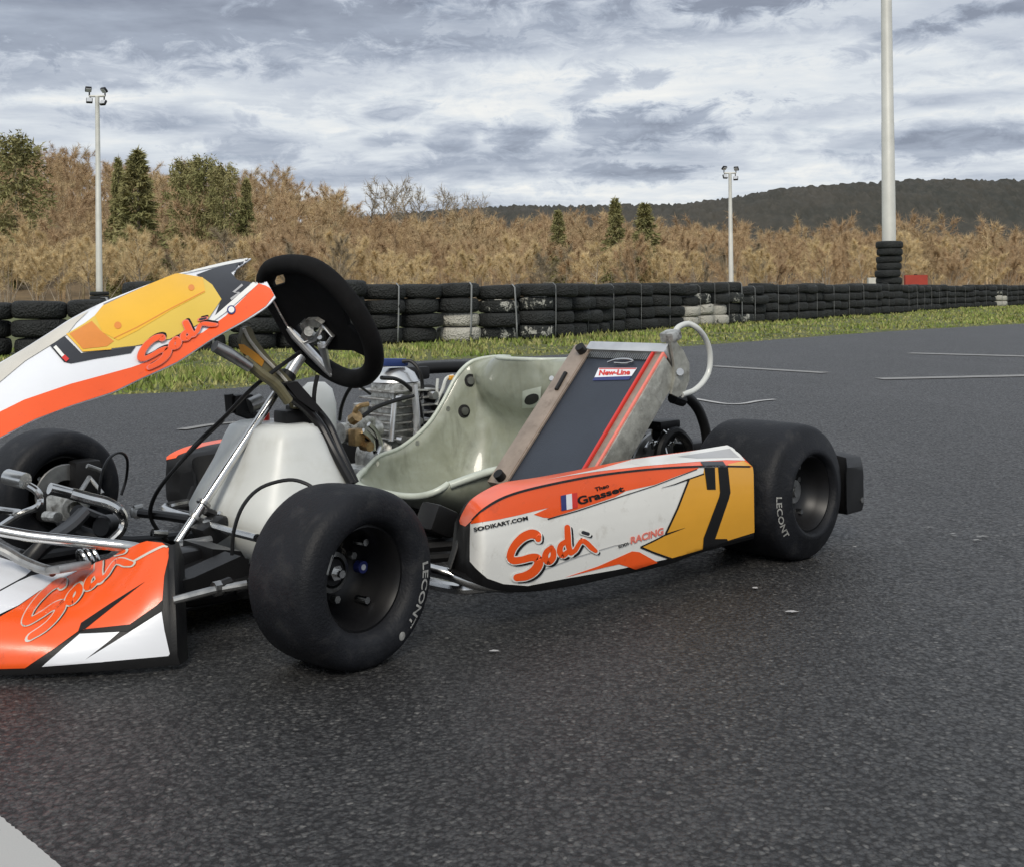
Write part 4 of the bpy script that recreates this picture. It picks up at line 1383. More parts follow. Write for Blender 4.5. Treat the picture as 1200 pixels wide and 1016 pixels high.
def fdepth(px_):
    g = ground(px_, interp_px(fb, px_), .012)
    return g.y


for x in fx:
    tt = (x + 70) / 266.0
    xb = -70 + (201 + 70) * tt
    db = fdepth(xb)
    col = []
    yb = interp_px(fb, xb) - 9; yt = interp_px(ftop, x)
    tdep = np.interp(x, [-70, 45, 100, 196], [.24, .20, .15, .07])
    for k in range(NR):
        s_ = k / (NR - 1)
        px_ = xb + (x - xb) * s_; py_ = yb + (yt - yb) * s_
        # steep lower face, rolling back to the top
        dd = db - .012 + tdep * (s_ ** 2.2) + .02 * s_
        col.append(kd(px_, py_, dd))
    rows.append(col)
b = MB()
full = []
bR = None
for x, col in zip(fx, rows):
    b0, t0 = col[0], col[-1]
    low = Vector((b0.x - .004, b0.y, max(.012, b0.z - .014)))
    back = Vector((-.014, -.012, 0))
    full.append([low + back, low] + col + [t0 + Vector((-.008, -.004, -.004)), t0 + Vector((-.02, -.012, -.03)), low + back])
# right-hand lip: the black rolled edge
lipx = [(208, 642), (205, 665), (204, 690), (204.5, 721), (207, 751), (212, 768)]
last = full[-1]
e1, e2 = [], []
for k, p_ in enumerate(last):
    e1.append(p_ + Vector((-.006, .004, 0)))
    e2.append(p_ + Vector((-.0135, -.001, 0)))
full += [e1, e2]
b.grid(full)
n = len(full[0]); k = (len(full) - 1) * n
b.f.append(list(range(k, k + n - 1))[::-1]); b.m.append(0)
b.f.append(list(range(n - 1))); b.m.append(0)
fair = b.build('front_fairing', M['black'], kart, ang=40)
bvF = bvh_of(fair)
fd = lambda nm, loops, m, off, **kw: decal(nm, loops, bvF, M[m], off, parent=fair, **kw)
Z = lambda L_: [z8(*q) for q in L_]
fd('orange_film', [Z([(-350, 640), (0, 560), (120, 492), (250, 400), (480, 272), (740, 170), (860, 100), (940, 76), (1040, 88), (1080, 122), (1072, 200), (1050, 300), (1038, 452), (1000, 488), (830, 608), (550, 642), (505, 648), (350, 760), (160, 885), (-350, 900)])], 'orange', .0010, step=6)
fd('black_streak', [Z([(500, 655), (520, 600), (700, 480), (930, 335), (750, 476), (600, 595), (545, 640)])], 'ink', .0014, step=6)
fd('black_streak', [Z([(540, 640), (830, 608), (1000, 488), (1040, 450), (1035, 520), (820, 650), (545, 662)])], 'ink', .0014, step=6)
fd('white_strip', [Z([(-350, 560), (0, 400), (110, 340), (200, 300), (330, 270), (500, 268), (250, 398), (120, 488), (0, 545), (-350, 630)])], 'white2', .0014, step=6)
fd('white_strip', [Z([(-350, 170), (0, 183), (100, 215), (225, 245), (160, 302), (0, 390), (-350, 520)])], 'white2', .0014, step=6)
fd('white_panel', [Z([(268, 876), (510, 668), (765, 655), (690, 720), (545, 832), (720, 724), (850, 642), (1033, 525), (1050, 640), (1085, 795), (1075, 808), (700, 842)])], 'white2', .0010, step=6)
fd('highlight_line', None, 'beige', .0018, raw=stroke(Z([(780, 240), (860, 205), (960, 150), (1040, 112), (1068, 116)]), [1.0, 2.6, 2.6, 2.0], 3), step=6)
AF = affine([(590, 510), (430, 845), (1050, 635)], [z8(400, 345), z8(205, 690), z8(850, 225)])
brush(bvF, fair, AF, .0018, 'orange', 'darkgrey', 'beige', dx_=14, dy_=8, lw=17, dot='orange')

# ---- front panel over the steering column
z3 = lambda x, y: (60 + x / 6, 340 + y / 6)
zz1 = lambda x, y: (x / 3.627, 280 + y / 3.627)
lowe = [(-60, 545), (0, 514), (41, 493), (83, 477), (132, 461), (165, 445), (207, 426), (248, 399), (289, 376), (312, 361), (323, 349)]
cres = [(-60, 458), (0, 427), (55, 393), (83, 375), (118, 357), (165, 338), (204, 324), (220, 320), (248, 313), (270, 308), (294, 304)]
NS = 70
rows = []
for k in range(NS + 1):
    t = k / NS
    xl = -60 + (323 + 60) * t
    xt = -60 + (294 + 60) * t
    yl_ = .15 - .045 * t
    lo = ky(xl, interp_px(lowe, xl), yl_)
    yc = -.01 - .085 * smooth(np.array((t - .72) / .28)).item()
    hi = ky(xt, interp_px(cres, xt), yc)
    col = []
    for q in range(17):
        s_ = q / 16
        p_ = lo.lerp(hi, s_)
        bulge = .030 * math.sin(math.pi * min(1, s_ * 1.0)) * (1 - .35 * t)
        col.append(p_ + Vector((.45, .45, .5)) * bulge)
    # beyond the crest the far half falls away
    mirr = []
    for q in (12, 6, 0):
        p_ = col[q]; mirr.append(Vector((p_.x, min(hi.y - .01, 2 * yc * 0 - p_.y), p_.z)))
    rows.append((col, mirr, t))
b = MB()
gr = [c_ + (m_ if t < .74 else [c_[-1] + Vector((0, -.004 * (i + 1), -.012 * (i + 1))) for i in range(3)]) for c_, m_, t in rows]
b.grid(gr)
panel = b.build('front_panel', M['white2'], kart, ang=60, solid=.003)
# cut the notch between the two horns
bm = bmesh.new(); bm.from_mesh(panel.data)
notch = [(273, 325), (277, 316), (300, 300), (330, 300), (330, 325), (308, 333), (303, 333.5), (292, 332.5), (279, 330.5)]


def inside(poly, x, y):
    r = False; j_ = len(poly) - 1
    for i_ in range(len(poly)):
        (x1, y1), (x2, y2) = poly[i_], poly[j_]
        if (y1 > y) != (y2 > y) and x < (x2 - x1) * (y - y1) / (y2 - y1) + x1: r = not r
        j_ = i_
    return r


def kart_px(p_):
    return screen(KM @ p_)


bmesh.ops.subdivide_edges(bm, edges=[e for e in bm.edges if all(kart_px(v.co)[0] > 225 for v in e.verts)], cuts=3, use_grid_fill=True)
bmesh.ops.delete(bm, geom=[f for f in bm.faces if inside(notch, *kart_px(f.calc_center_median()))], context='FACES')
bm.to_mesh(panel.data); bm.free()
bvN = bvh_of(panel)
nd = lambda nm, loops, m, off, **kw: decal(nm, loops, bvN, M[m], off + .0022, parent=panel, **kw)
nd('orange_stripe', [[(-60, 512), (0, 484), (28, 470), (83, 451), (154, 431.6), (172, 425), (195, 409), (237, 391), (264, 372), (303, 334), (312, 336.5), (320, 341), (322.3, 347)] + [(x, y - .8) for x, y in lowe[::-1][1:]]], 'orange', .0008, step=4)
nd('beige_shading', [[(-60, 461), (0, 429), (55, 395), (83, 377), (105, 366), (90, 380), (79, 394), (59, 407), (30, 425), (0, 450), (-60, 485)]], 'beige', .0008, step=4)  # shading along the white panel's far edge, painted as a beige band
nd('charcoal_area', [[zz1(*q) for q in [(832, 160), (900, 135), (1005, 108), (1060, 92), (1040, 115), (980, 150), (1010, 182), (1070, 192), (955, 300), (885, 372), (905, 350), (938, 265), (900, 205), (860, 172)]]], 'darkgrey', .0010, step=4)
nd('charcoal_wedge', [[zz1(*q) for q in [(215, 462), (275, 420), (345, 492), (575, 462), (555, 490), (400, 515), (300, 535), (270, 528)]]], 'darkgrey', .0010, step=4)
nd('top_edge', None, 'white', .0014, raw=stroke([(207, 323.5), (230, 318.6), (262, 311.5), (290, 306)], [1.2, 3.2, 3.6], 0), step=4)
nd('plate_edge', [[(121, 358.5), (165, 339.5), (204, 325), (208, 322), (204, 323), (176, 337), (125, 362)]], 'greybrown', .0012, step=4)
nd('number_plate', [[(79, 394), (96, 414), (157, 407), (198, 399), (243, 376), (259, 353), (248, 336), (237, 328), (207, 322.8), (176, 335.5), (121, 361), (112, 372), (100, 381)]], 'limeyel', .0018, step=4)
nd('number_plate_fold', [[(112, 372), (121, 361), (176, 335.5), (207, 322.8), (237, 328), (240, 345), (200, 366), (160, 390), (138, 401), (120, 392)]], 'amber', .0024, step=4)
nd('burnt_corner', [[(82, 394), (97, 411.5), (125, 408), (133, 402), (118, 390), (108, 379)]], 'burnt', .0024, step=4)
nd('fold_line', None, 'burnt', .0028, raw=stroke([(133, 399), (160, 386), (200, 364), (239, 344)], 1.0, 0), step=4)
nd('plate_outline', None, 'amber', .0028, raw=stroke([(79, 394), (97, 414), (130, 411)], 1.6, 0), step=4)
nd('screw', [disc2(138, 384, 4.2)], 'burnt', .003, step=4)
nd('screw', [disc2(223.5, 340, 3.6)], 'burnt', .003, step=4)
nd('flag_mark', None, 'white', .003, raw=stroke([(65, 409), (74, 420)], 4, 0), step=4)
nd('flag_mark', None, 'red', .003, raw=stroke([(74, 420), (79, 425)], 5, 0), step=4)
nd('white_edge_line', None, 'white', .0014, raw=stroke([(243, 381), (262, 366), (282, 349), (301, 333)], [3.0, 5.5, 5.5, 6], 0), step=4)
nd('silver_mark', None, 'greyfilm', .0016, raw=stroke([(284, 336), (273, 345), (281, 345), (270, 353)], 2.6, 0), step=4)
nd('round_badge', [disc2(270.5, 365.5, 5.2)], 'blue', .0024, step=4)
nd('round_badge_centre', [disc2(270.5, 365.5, 3.6)], 'white', .0028, step=4)
AN = affine([(590, 510), (430, 845), (1050, 635)], [z3(765, 345), z3(695, 555), z3(1150, 262)])
brush(bvN, panel, AN, .0062, 'orange', 'ink', 'pink', dx_=22, dy_=-22, lw=14)

# ---- steering wheel
SC = ky(373, 381, 0)
thw = math.radians(58)
SU = Vector((math.cos(thw), 0, math.sin(thw)))            # up the wheel
SN = Vector((-math.sin(thw), 0, math.cos(thw)))           # towards the driver


def wp(px, py, off=0.0):
    r = KI3 @ ray(px, py)
    return CL + r * ((SC + SN * off - CL).dot(SN) / r.dot(SN))


z4 = lambda x, y: (290 + x / 5.976, 295 + y / 5.976)
b = MB()
b.tube([wp(*q) for q in [(311, 327), (317, 316), (330, 311), (348, 310), (366, 314), (385, 326), (404, 346), (422, 371), (436, 402), (438, 427), (428, 441), (410, 444), (386, 434), (362, 415), (345, 394), (330, 368), (318, 347)]],
       .0195, 14, 5, closed=False)
# close the ring
b.tube([wp(318, 347), wp(312.5, 336), wp(311, 327)], .0195, 14, 4)
sw = b.build('steering_wheel', M['suede'], kart, ang=60)
b = MB()
b.prism([wp(*z4(*q), off=-.006) for q in [(150, 262), (262, 225), (262, 190), (250, 165), (330, 120), (500, 180), (640, 300), (700, 520), (850, 650), (850, 750), (740, 695), (560, 690), (540, 520), (400, 470), (300, 560), (250, 540), (170, 330)]], SN * .010)
b.build('hub_plate', M['suede'], sw)
for q0, q1, w_, mm in [((350, 182), (420, 184), .003, 'steel'), ((340, 350), (350, 300), .004, 'letter'), ((350, 300), (385, 305), .003, 'letter'), ((385, 305), (370, 340), .003, 'letter'), ((372, 338), (400, 358), .003, 'letter'),
                       ((400, 262), (425, 268), .002, 'steel'), ((450, 255), (480, 258), .002, 'steel'), ((505, 265), (525, 290), .003, 'steel'), ((490, 335), (545, 340), .003, 'steel'), ((560, 430), (590, 450), .002, 'steel')]:
    b = MB(); b.tube([wp(*z4(*q0), off=.006), wp(*z4(*q1), off=.006)], w_ * .6, 6); b.build('dash_mark', M[mm], sw)
b = MB()
b.tube([wp(*z4(*q), off=-.012) for q in [(180, 345), (230, 440), (285, 535)]], .0022, 8)
b.tube([wp(*z4(*q), off=-.012) for q in [(285, 535), (330, 590), (440, 705), (550, 820), (612, 885)]], [.006, .009, .0095, .0085, .006], 10)
b.build('spoke', M['alubright'], sw)
b = MB()
b.tube([wp(*z4(*q), off=-.012) for q in [(525, 655), (545, 740), (565, 820), (600, 880)]], [.011, .008, .006, .006], 8)
b.tube([wp(*z4(*q), off=-.010) for q in [(400, 640), (470, 615), (530, 520), (598, 590), (545, 665), (500, 640)]], .0045, 8)
b.build('spoke', M['alubright'], sw)
b = MB()
b.prism([wp(*z4(*q), off=-.018) for q in [(365, 520), (405, 480), (470, 478), (520, 508), (500, 535), (450, 530), (435, 570), (465, 600), (400, 630), (370, 600), (385, 560)]], SN * .010)
b.cyl(wp(*z4(430, 560), off=-.024), wp(*z4(430, 560), off=-.002), .010, 18)
b.build('hub', M['alu'], sw, ang=30)
for q in [(385, 520), (415, 590), (480, 500), (505, 600)]:
    b = MB(); b.cyl(wp(*z4(*q), off=-.01), wp(*z4(*q), off=.000), .005, 8); b.build('bolt', M['chrome'], sw)

# ---- steering shaft
sh0 = ky(208, 636, 0.02); sh1 = ky(352, 418, 0.0)
b = MB(); b.cyl(sh0, sh0.lerp(sh1, .84), .0085, 14); shaft = b.build('steering_shaft', M['chrome'], kart)
b = MB(); b.cyl(sh0.lerp(sh1, .90), sh0.lerp(sh1, 1.0), .0125, 14); b.cyl(sh0.lerp(sh1, .84), sh0.lerp(sh1, .91), .011, 14); b.build('coupling', M['alubright'], shaft)
b = MB(); b.cyl(sh0.lerp(sh1, .86), sh0.lerp(sh1, .90), .017, 14); b.build('bearing', M['black'], shaft)
b = MB(); b.cyl(sh0.lerp(sh1, .19), sh0.lerp(sh1, .205), .014, 14); b.cyl(sh0.lerp(sh1, .12), sh0.lerp(sh1, .135), .012, 14); b.build('collar', M['steel'], shaft)

# ---- olive bracket carrying the front panel, with its support tubes
z33 = lambda x, y: (230 + x / 3.983, 290 + y / 3.983)
b = MB()
b.prism([ky(*z33(*q), .035) for q in [(205, 375), (228, 368), (245, 385), (262, 430), (300, 480), (350, 540), (400, 590), (445, 640), (470, 690), (477, 752), (440, 752), (425, 715), (400, 690), (340, 625), (300, 590), (240, 535), (205, 480), (190, 440)]], (0, .014, 0))
br = b.build('panel_bracket', M['olive'], kart, ang=40)
b = MB(); b.tube([ky(*z33(*q), .051) for q in [(222, 380), (245, 430), (300, 500), (360, 560), (430, 640), (458, 690), (462, 745)]], .0035, 6, 3); b.build('bracket_rib', M['beige'], br)
b = MB(); b.prism([ky(*z33(*q), .0495) for q in [(196, 452), (222, 455), (320, 522), (305, 558), (255, 520), (205, 488)]], (0, .0012, 0)); b.build('sticker', M['gold'], br)
b = MB(); b.tube([ky(*z33(*q), .10) for q in [(85, 462), (150, 495), (250, 560)]], [.011, .012, .010], 12); b.build('support_tube', M['steel'], br)
b = MB(); b.tube([ky(*z33(*q), .09) for q in [(225, 525), (300, 590), (370, 640), (430, 720)]], .010, 10, 3); b.build('support_tube', M['olive'], br)

# ---- black column support hoop and bracket
b = MB()
for y, sh_ in ((.07, 0), (.035, 10)):
    b.tube([ky(320 + sh_ * .6, 452, y), ky(345 + sh_, 468, y), ky(372 + sh_, 494, y), ky(392 + sh_ * .7, 530, y + .04), ky(412 + sh_ * .4, 566, y + .07)], .009, 10, 4)
hoop = b.build('column_support', M['blackmetal'], kart)
b = MB(); b.prism([ky(*q, .03) for q in [(318, 448), (332, 446), (350, 466), (362, 480), (352, 480), (332, 466)]], (0, .05, 0)); b.build('gusset', M['black'], hoop)
b = MB(); b.box(ky(347, 488, .02), (.075, .05, .030), None, .006); b.box(ky(349, 480, .02), (.04, .03, .02), None, .004); cap = b.build('tank_cap', M['black'], kart)

# ---- fuel tank
def tank_ring(z, x0, x1, y0, y1, n=12, e=.50):
    pts = []
    cx_, cy_ = (x0 + x1) / 2, (y0 + y1) / 2
    for k in range(4 * n):
        a = 2 * math.pi * k / (4 * n)
        c_, s_ = math.cos(a), math.sin(a)
        pts.append(Vector((cx_ + (x1 - x0) / 2 * math.copysign(abs(c_) ** e, c_), cy_ + (y1 - y0) / 2 * math.copysign(abs(s_) ** e, s_), z)))
    return pts + [pts[0]]


ztop = ky(380, 495, .08).z; zbot = .045
TL_ = [(0.0, .70, .905, -.15, .15), (.03, .685, .925, -.165, .165), (.22, .69, .945, -.17, .17), (.38, .70, .95, -.168, .165), (.5, .71, .935, -.155, .15), (.72, .735, .905, -.13, .125), (.9, .755, .885, -.115, .108), (.97, .765, .875, -.108, .10), (1.0, .78, .86, -.09, .085)]
rows = [tank_ring(zbot + (ztop - zbot) * t, *r) for t, *r in TL_]
b = MB(); b.grid(rows); n = len(rows[0])
b.f.append(list(range(n - 1))); b.m.append(0); k = (len(rows) - 1) * n; b.f.append(list(range(k, k + n - 1))[::-1]); b.m.append(0)
tank = b.build('fuel_tank', M['tank'], kart, ang=50)
b = MB(); b.cyl(ky(309, 494, -.05), ky(309, 484, -.05), .012, 12); b.build('red_cap', M['red'], tank)
# grey bottle and black fittings beyond the tank
b = MB(); c_ = ky(371, 474, -.24); b.lathe([(.0001, .05), (.02, .05), (.036, .035), (.045, .0), (.045, -.09), (.0001, -.09)], c_, (0, 0, 1), 20); b.build('overflow_bottle', M['tank'], kart)
b = MB(); b.box(ky(283, 473, -.16), (.045, .03, .04), None, .008); b.tube([ky(270, 484, -.16), ky(268, 462, -.16)], .010, 8); b.tube([ky(278, 480, -.16), ky(300, 488, -.16)], .012, 8); b.build('brake_reservoir', M['black'], kart)
b = MB(); b.cyl(ky(292, 476, -.14), ky(306, 470, -.14), .016, 12); b.build('reservoir_clamp', M['steel'], kart)

# ---- seat
FAR = [ky(*q, -.19) for q in [(414, 548), (440, 534), (470, 524), (500, 499), (519, 471), (533, 443), (546, 427)]]
rims = []
for p_ in FAR: rims.append((p_.x, p_.z))
bott = [(rims[0][0] + .055, .128), (rims[1][0] + .03, .088), (rims[2][0] + .01, .055), (rims[3][0] - .01, .035), (rims[4][0] - .04, .055), (rims[5][0] - .055, .12), (rims[6][0] - .045, .23)]
hw = [.145, .178, .19, .19, .19, .187, .183]
top_c = ky(600, 421, 0)
rims.append((rims[-1][0] - .022, rims[-1][1] + .012)); bott.append((top_c.x - .012, top_c.z - .09)); hw.append(.165)
rims.append((rims[-1][0] - .025, rims[-1][1] + .006)); bott.append((top_c.x - .006, top_c.z - .025)); hw.append(.13)
rims.append((rims[-1][0] - .018, rims[-1][1] + .0)); bott.append((top_c.x - .004, top_c.z)); hw.append(.10)
R3 = catmull([Vector((x, 0, z)) for x, z in rims], 4); B3 = catmull([Vector((x, 0, z)) for x, z in bott], 4); H3 = [v.x for v in catmull([Vector((h, 0, 0)) for h in hw], 4)]
rows = []
NT = 24
for p_, q_, h in zip(R3, B3, H3):
    row = []
    for k in range(NT + 1):
        t = -1 + 2 * k / NT
        w_ = abs(t) ** 2.8
        y = h * math.copysign(1 - (1 - abs(t)) ** 1.75, t)
        row.append(Vector((q_.x + (p_.x - q_.x) * w_, y, q_.z + (p_.z - q_.z) * w_)))
    rows.append(row)
b = MB(); b.grid(rows)
seat = b.build('seat', M['seat'], kart, ang=80, solid=.006)
b = MB()
edge_l = [r[0] for r in rows]; edge_r = [r[-1] for r in rows]
b.tube(edge_l + [p_ for p_ in rows[-1][1:-1]] + edge_r[::-1], .0052, 8)
b.tube(rows[0], .0075, 8)
b.tube([p_ + Vector((0, .006, -.002)) for p_ in edge_r], .0085, 8)
b.build('rim', M['seatrim'], seat, ang=60)
bvS = bvh_of(seat)
for (x, y, r_) in [(550, 446, .011), (543, 482, .011)]:
    d_ = (KI3 @ ray(x, y)).normalized(); hit, nr, _, _ = bvS.ray_cast(CL, d_)
    if hit:
        if nr.dot(d_) > 0: nr = -nr
        b = MB(); b.cyl(hit, hit + nr * .005, r_ * 1.5, 18); w_ = b.build('washer', M['blackmatt'], seat)
        b = MB(); b.cyl(hit + nr * .005, hit + nr * .010, r_ * .9, 14); b.build('bolt_head', M['steel'], seat)
for (x, y) in [(524, 479), (488, 519), (441, 543), (647, 444)]:
    d_ = (KI3 @ ray(x, y)).normalized(); hit, nr, _, _ = bvS.ray_cast(CL, d_)
    if hit:
        if nr.dot(d_) > 0: nr = -nr
        b = MB(); b.cyl(hit, hit + nr * .004, .006, 12); b.build('rivet', M['alubright'], seat)
# black sticker inside the seat back
decal('seat_sticker', [[(614, 458), (636, 453), (634, 476), (613, 477)]], bvS, M['seatrim'], .0048, 5, parent=seat)
decal('seat_sticker_print', [disc2(624.5, 467, 9, 5.5, 18, -.4)], bvS, M['blackmatt'], .0054, 5, parent=seat)

# ---- radiator
TLc = ky(688, 411, .24); BLc = ky(592, 562, .24)
rx = (BLc - TLc); rlen = rx.length; rd = rx.normalized(); rn = Vector((-rd.z, 0, rd.x))
if rn.x < 0: rn = -rn
LV = Vector((0, 1, 0))


def rp(px, py, off=0.0):                                  # on the radiator's face
    r = KI3 @ ray(px, py)
    return CL + r * ((TLc + rn * off - CL).dot(rn) / r.dot(rn))


RM = Matrix((rd, LV, rn)).transposed()
yl0, yl1, yr0, yr1 = .205, .25, .475, .515
ycap = rp(785, 404).y
yr1 = ycap + .0; yr0 = yr1 - .028
def rbox(b, s0, s1, y0, y1, n0, n1, bev=.002):
    c_ = TLc + rd * ((s0 + s1) / 2) + rn * ((n0 + n1) / 2); c_.y = (y0 + y1) / 2
    b.box(c_, (s1 - s0, y1 - y0, n1 - n0), RM, bev)


b = MB(); rbox(b, .004, rlen + .02, yl1, yr0, -.040, -.002, .001)
rad = b.build('radiator', M['screen'], kart)
# fine fins showing below the top tank
b = MB()
nf = 30
for k in range(nf):
    y = yl1 + .006 + (yr0 - yl1 - .012) * k / (nf - 1)
    rbox(b, .002, .022, y - .0012, y + .0012, -.002, .003, 0)
f_ = b.build('fins', M['steel'], rad); f_['kind'] = 'stuff'
b = MB(); rbox(b, -.022, .003, yl0 + .035, yr1 + .004, -.048, .008, .004); b.build('top_tank', M['alubright'], rad)
b = MB(); rbox(b, -.012, rlen + .015, yl0 - .005, yl1, -.05, .006, .002); b.build('side_frame', M['tan'], rad)
b = MB(); rbox(b, .0, rlen + .02, yr0 + .004, yr1 - .004, -.035, .001, .001); b.build('side_frame', M['tan'], rad)
for y in (yr0, yr1):
    b = MB(); rbox(b, -.004, rlen + .02, y - .003, y + .003, -.010, .006, .001); b.build('red_edge_strip', M['red'] if y == yr0 else M['pink'], rad)
b = MB(); rbox(b, .01, rlen + .02, yr1 + .001, yr1 + .007, -.060, .002, .001); b.build('side_tank', M['tank_alu'], rad)
b = MB(); rbox(b, .01, rlen + .02, yl1 - .001, yl1 + .003, -.001, .004, .0005); b.build('edge_strip', M['tan'], rad)
# slots, hook, knobs
for q0, q1 in (((663, 437), (652, 457)),):
    b = MB(); b.tube([rp(*q0, .008), rp(*q1, .008)], .005, 8); b.build('slot', M['black'], rad)
for q in ((683, 412), (588, 560)):
    b = MB(); c_ = rp(*q, .006); b.cyl(c_, c_ + rn * .016, .011, 12); b.build('knob', M['black'], rad)
b = MB(); b.tube([rp(*q, .006) for q in [(712, 425), (722, 421.5), (735, 421), (742, 423.5), (733, 426), (720, 425.5)]], .0022, 8, 3); b.build('screen_clip', M['chrome'], rad)
bvR = bvh_of(rad)
decal('maker_sticker', [[(702, 432), (747, 432), (740.5, 441.5), (697, 443)]], bvR, M['white2'], .0015, 6, parent=rad)
decal('maker_sticker_band', [[(697, 443), (740.5, 441.5), (737.5, 445.8), (694.5, 446.8)]], bvR, M['blue'], .0015, 6, parent=rad)
word('lettering', 'New-Line', (702, 440.6), (739, 439.8), 5.6, bvR, M['red'], .0022, bold=.05, shear=.2, step=5, parent=rad)
decal('sticker_border', None, bvR, M['red'], .0022, 6, raw=stroke([(702.5, 433), (746, 433)], 1.0, 0), parent=rad)
# filler neck, bracket plate and milky overflow hose
yc_ = yr1 + .012
b = MB(); b.box(ky(786, 394, yc_ - .015), (.032, .036, .022), Matrix.Rotation(.3, 3, 'Y'), .005); b.cyl(ky(787, 404, yc_ - .015), ky(786, 396, yc_ - .015), .012, 12); b.build('filler_cap', M['alu'], rad)
b = MB(); b.prism([ky(*q, yc_) for q in [(786, 401), (794, 402), (801, 411), (808, 426), (808, 446), (803, 459), (795, 466), (787, 462), (791, 444), (790, 424)]], (0, -.006, 0)); b.build('bracket_plate', M['tank_alu'], rad)
b = MB(); b.cyl(ky(797, 436, yc_), ky(797, 436, yc_ + .007), .008, 10); b.build('bolt', M['chrome'], rad)
b = MB(); b.tube([ky(*q, yc_ - .012 + dy_) for q, dy_ in [((790, 392), 0), ((795, 384), .0), ((806, 380), .0), ((817, 385), .01), ((827, 398), .01), ((832, 415), .01), ((831, 434), .01), ((824, 448), .01), ((813, 458), .01), ((799, 463), .01)]], .0062, 12, 5)
b.build('overflow_hose', M['clearhose'], rad)
b = MB(); b.tube([ky(*q, .42) for q in [(795, 462), (806, 466), (817, 478), (824, 494), (828, 512), (829, 535)]], .0115, 12, 5); b.tube([ky(*q, .42) for q in [(788, 466), (800, 470)]], .013, 10)
b.build('coolant_hose', M['black'], rad)
# water pump and belt behind the radiator
b = MB(); c_ = ky(778, 508, .36)
b.lathe([(.0001, -.02), (.020, -.02), (.026, -.012), (.026, .012), (.018, .02), (.0001, .02)], c_, (0, 1, 0), 20)
pump = b.build('water_pump', M['blackmetal'], kart)
b = MB()
for k in range(9):
    q = ky(762 + random.uniform(0, 26), 508 + random.uniform(0, 24), .38)
    b.tube([q, q + Vector((random.uniform(-.02, .02), random.uniform(-.01, .01), random.uniform(-.015, .015))), q + Vector((random.uniform(-.03, .03), random.uniform(-.01, .01), random.uniform(-.02, .02)))], .003, 7, 3)
b.build('pipework', M['chrome'], pump)
b = MB(); b.box(ky(812, 532, .36), (.09, .05, .06), None, .01); b.box(ky(776, 497, .36), (.07, .05, .02), None, .006); b.tube([ky(*q, .38) for q in [(770, 545), (775, 520), (790, 505), (806, 520), (806, 545)]], .012, 10, 4); b.build('brake_caliper', M['black'], kart)

# ---- engine on the far side
YE = -.33
EC = ky(463, 485, YE)
EX = EC.x
eng = MB()
eng.box((EX, YE, .085), (.24, .17, .09), None, .02)
eng.lathe([(.0001, -.07), (.075, -.07), (.085, -.055), (.085, .045), (.07, .06), (.0001, .06)], (EX, YE, .14), (0, 1, 0), 28)
engine = eng.build('engine', M['alu'], kart, ang=35)
zt_ = ky(463, 447, YE).z
b = MB(); b.box((EX, YE + .01, (zt_ + .17) / 2), (.10, .10, zt_ - .17), None, .012); cylb = b.build('cylinder', M['alu'], engine)
for k in range(7):
    z = .20 + (zt_ - .22) * k / 6
    b = MB(); b.box((EX, YE + .01, z), (.145 - .002 * k, .145, .0045), None, .0015); b.build('cooling_fin', M['alu'], engine)
b = MB(); b.lathe([(.0001, .035), (.03, .035), (.05, .022), (.062, .0), (.0001, 0)], (EX, YE, zt_), (0, 0, 1), 20); b.build('cylinder_head', M['alubright'], engine)
b = MB(); b.box(ky(461, 425, YE + .02), (.075, .030, .020), Matrix.Rotation(-.05, 3, 'Y'), .006); b.build('plug_cap', M['blueplastic'], engine)
b = MB()
for dx_, z in ((-.05, .2), (.05, .2), (-.05, .30), (.05, .30), (0, .24)):
    b.cyl((EX + dx_, YE + .08, z), (EX + dx_, YE + .10, z), .010, 10)
b.tube([(EX + .01, YE + .09, .33), (EX + .01, YE + .10, .22), (EX + .03, YE + .10, .12)], .009, 10, 3)
b.tube([(EX + .07, YE + .09, .30), (EX + .09, YE + .10, .2)], .007, 10)
b.build('studs', M['alubright'], engine)
b = MB()
CX = ky(423, 505, YE + .08)
b.box(CX, (.05, .06, .07), None, .01); b.cyl(CX + Vector((-.05, 0, 0)), CX + Vector((.06, 0, 0)), .024, 16); b.cyl(CX + Vector((.0, 0, .03)), CX + Vector((0, 0, .065)), .018, 14)
carb = b.build('carburettor', M['alu'], kart)
b = MB(); c_ = ky(413, 492, YE + .12); b.cyl(c_, c_ + Vector((0, .02, .01)), .014, 8); b.tube([c_, c_ + Vector((.0, .02, .03)), c_ + Vector((-.03, .02, .035))], .006, 8, 3)
c_ = ky(418, 512, YE + .12); b.box(c_, (.03, .03, .04), None, .005); c_ = ky(425, 522, YE + .12); b.cyl(c_, c_ + Vector((0, .03, 0)), .012, 8); b.build('brass_fitting', M['brass'], carb)
b = MB(); b.tube([ky(*q, YE + .14) for q in [(432, 497), (440, 505), (446, 520), (442, 532)]], .006, 8, 3); b.tube([ky(*q, YE + .14) for q in [(425, 505), (435, 514), (437, 528)]], .007, 8, 3); b.build('linkage', M['chrome'], carb)
b = MB(); b.tube([ky(*q, YE + .13) for q in [(428, 508), (438, 518), (442, 530)]], .010, 8, 3); b.build('rubber_boot', M['black'], carb)
for k in range(26):
    pass
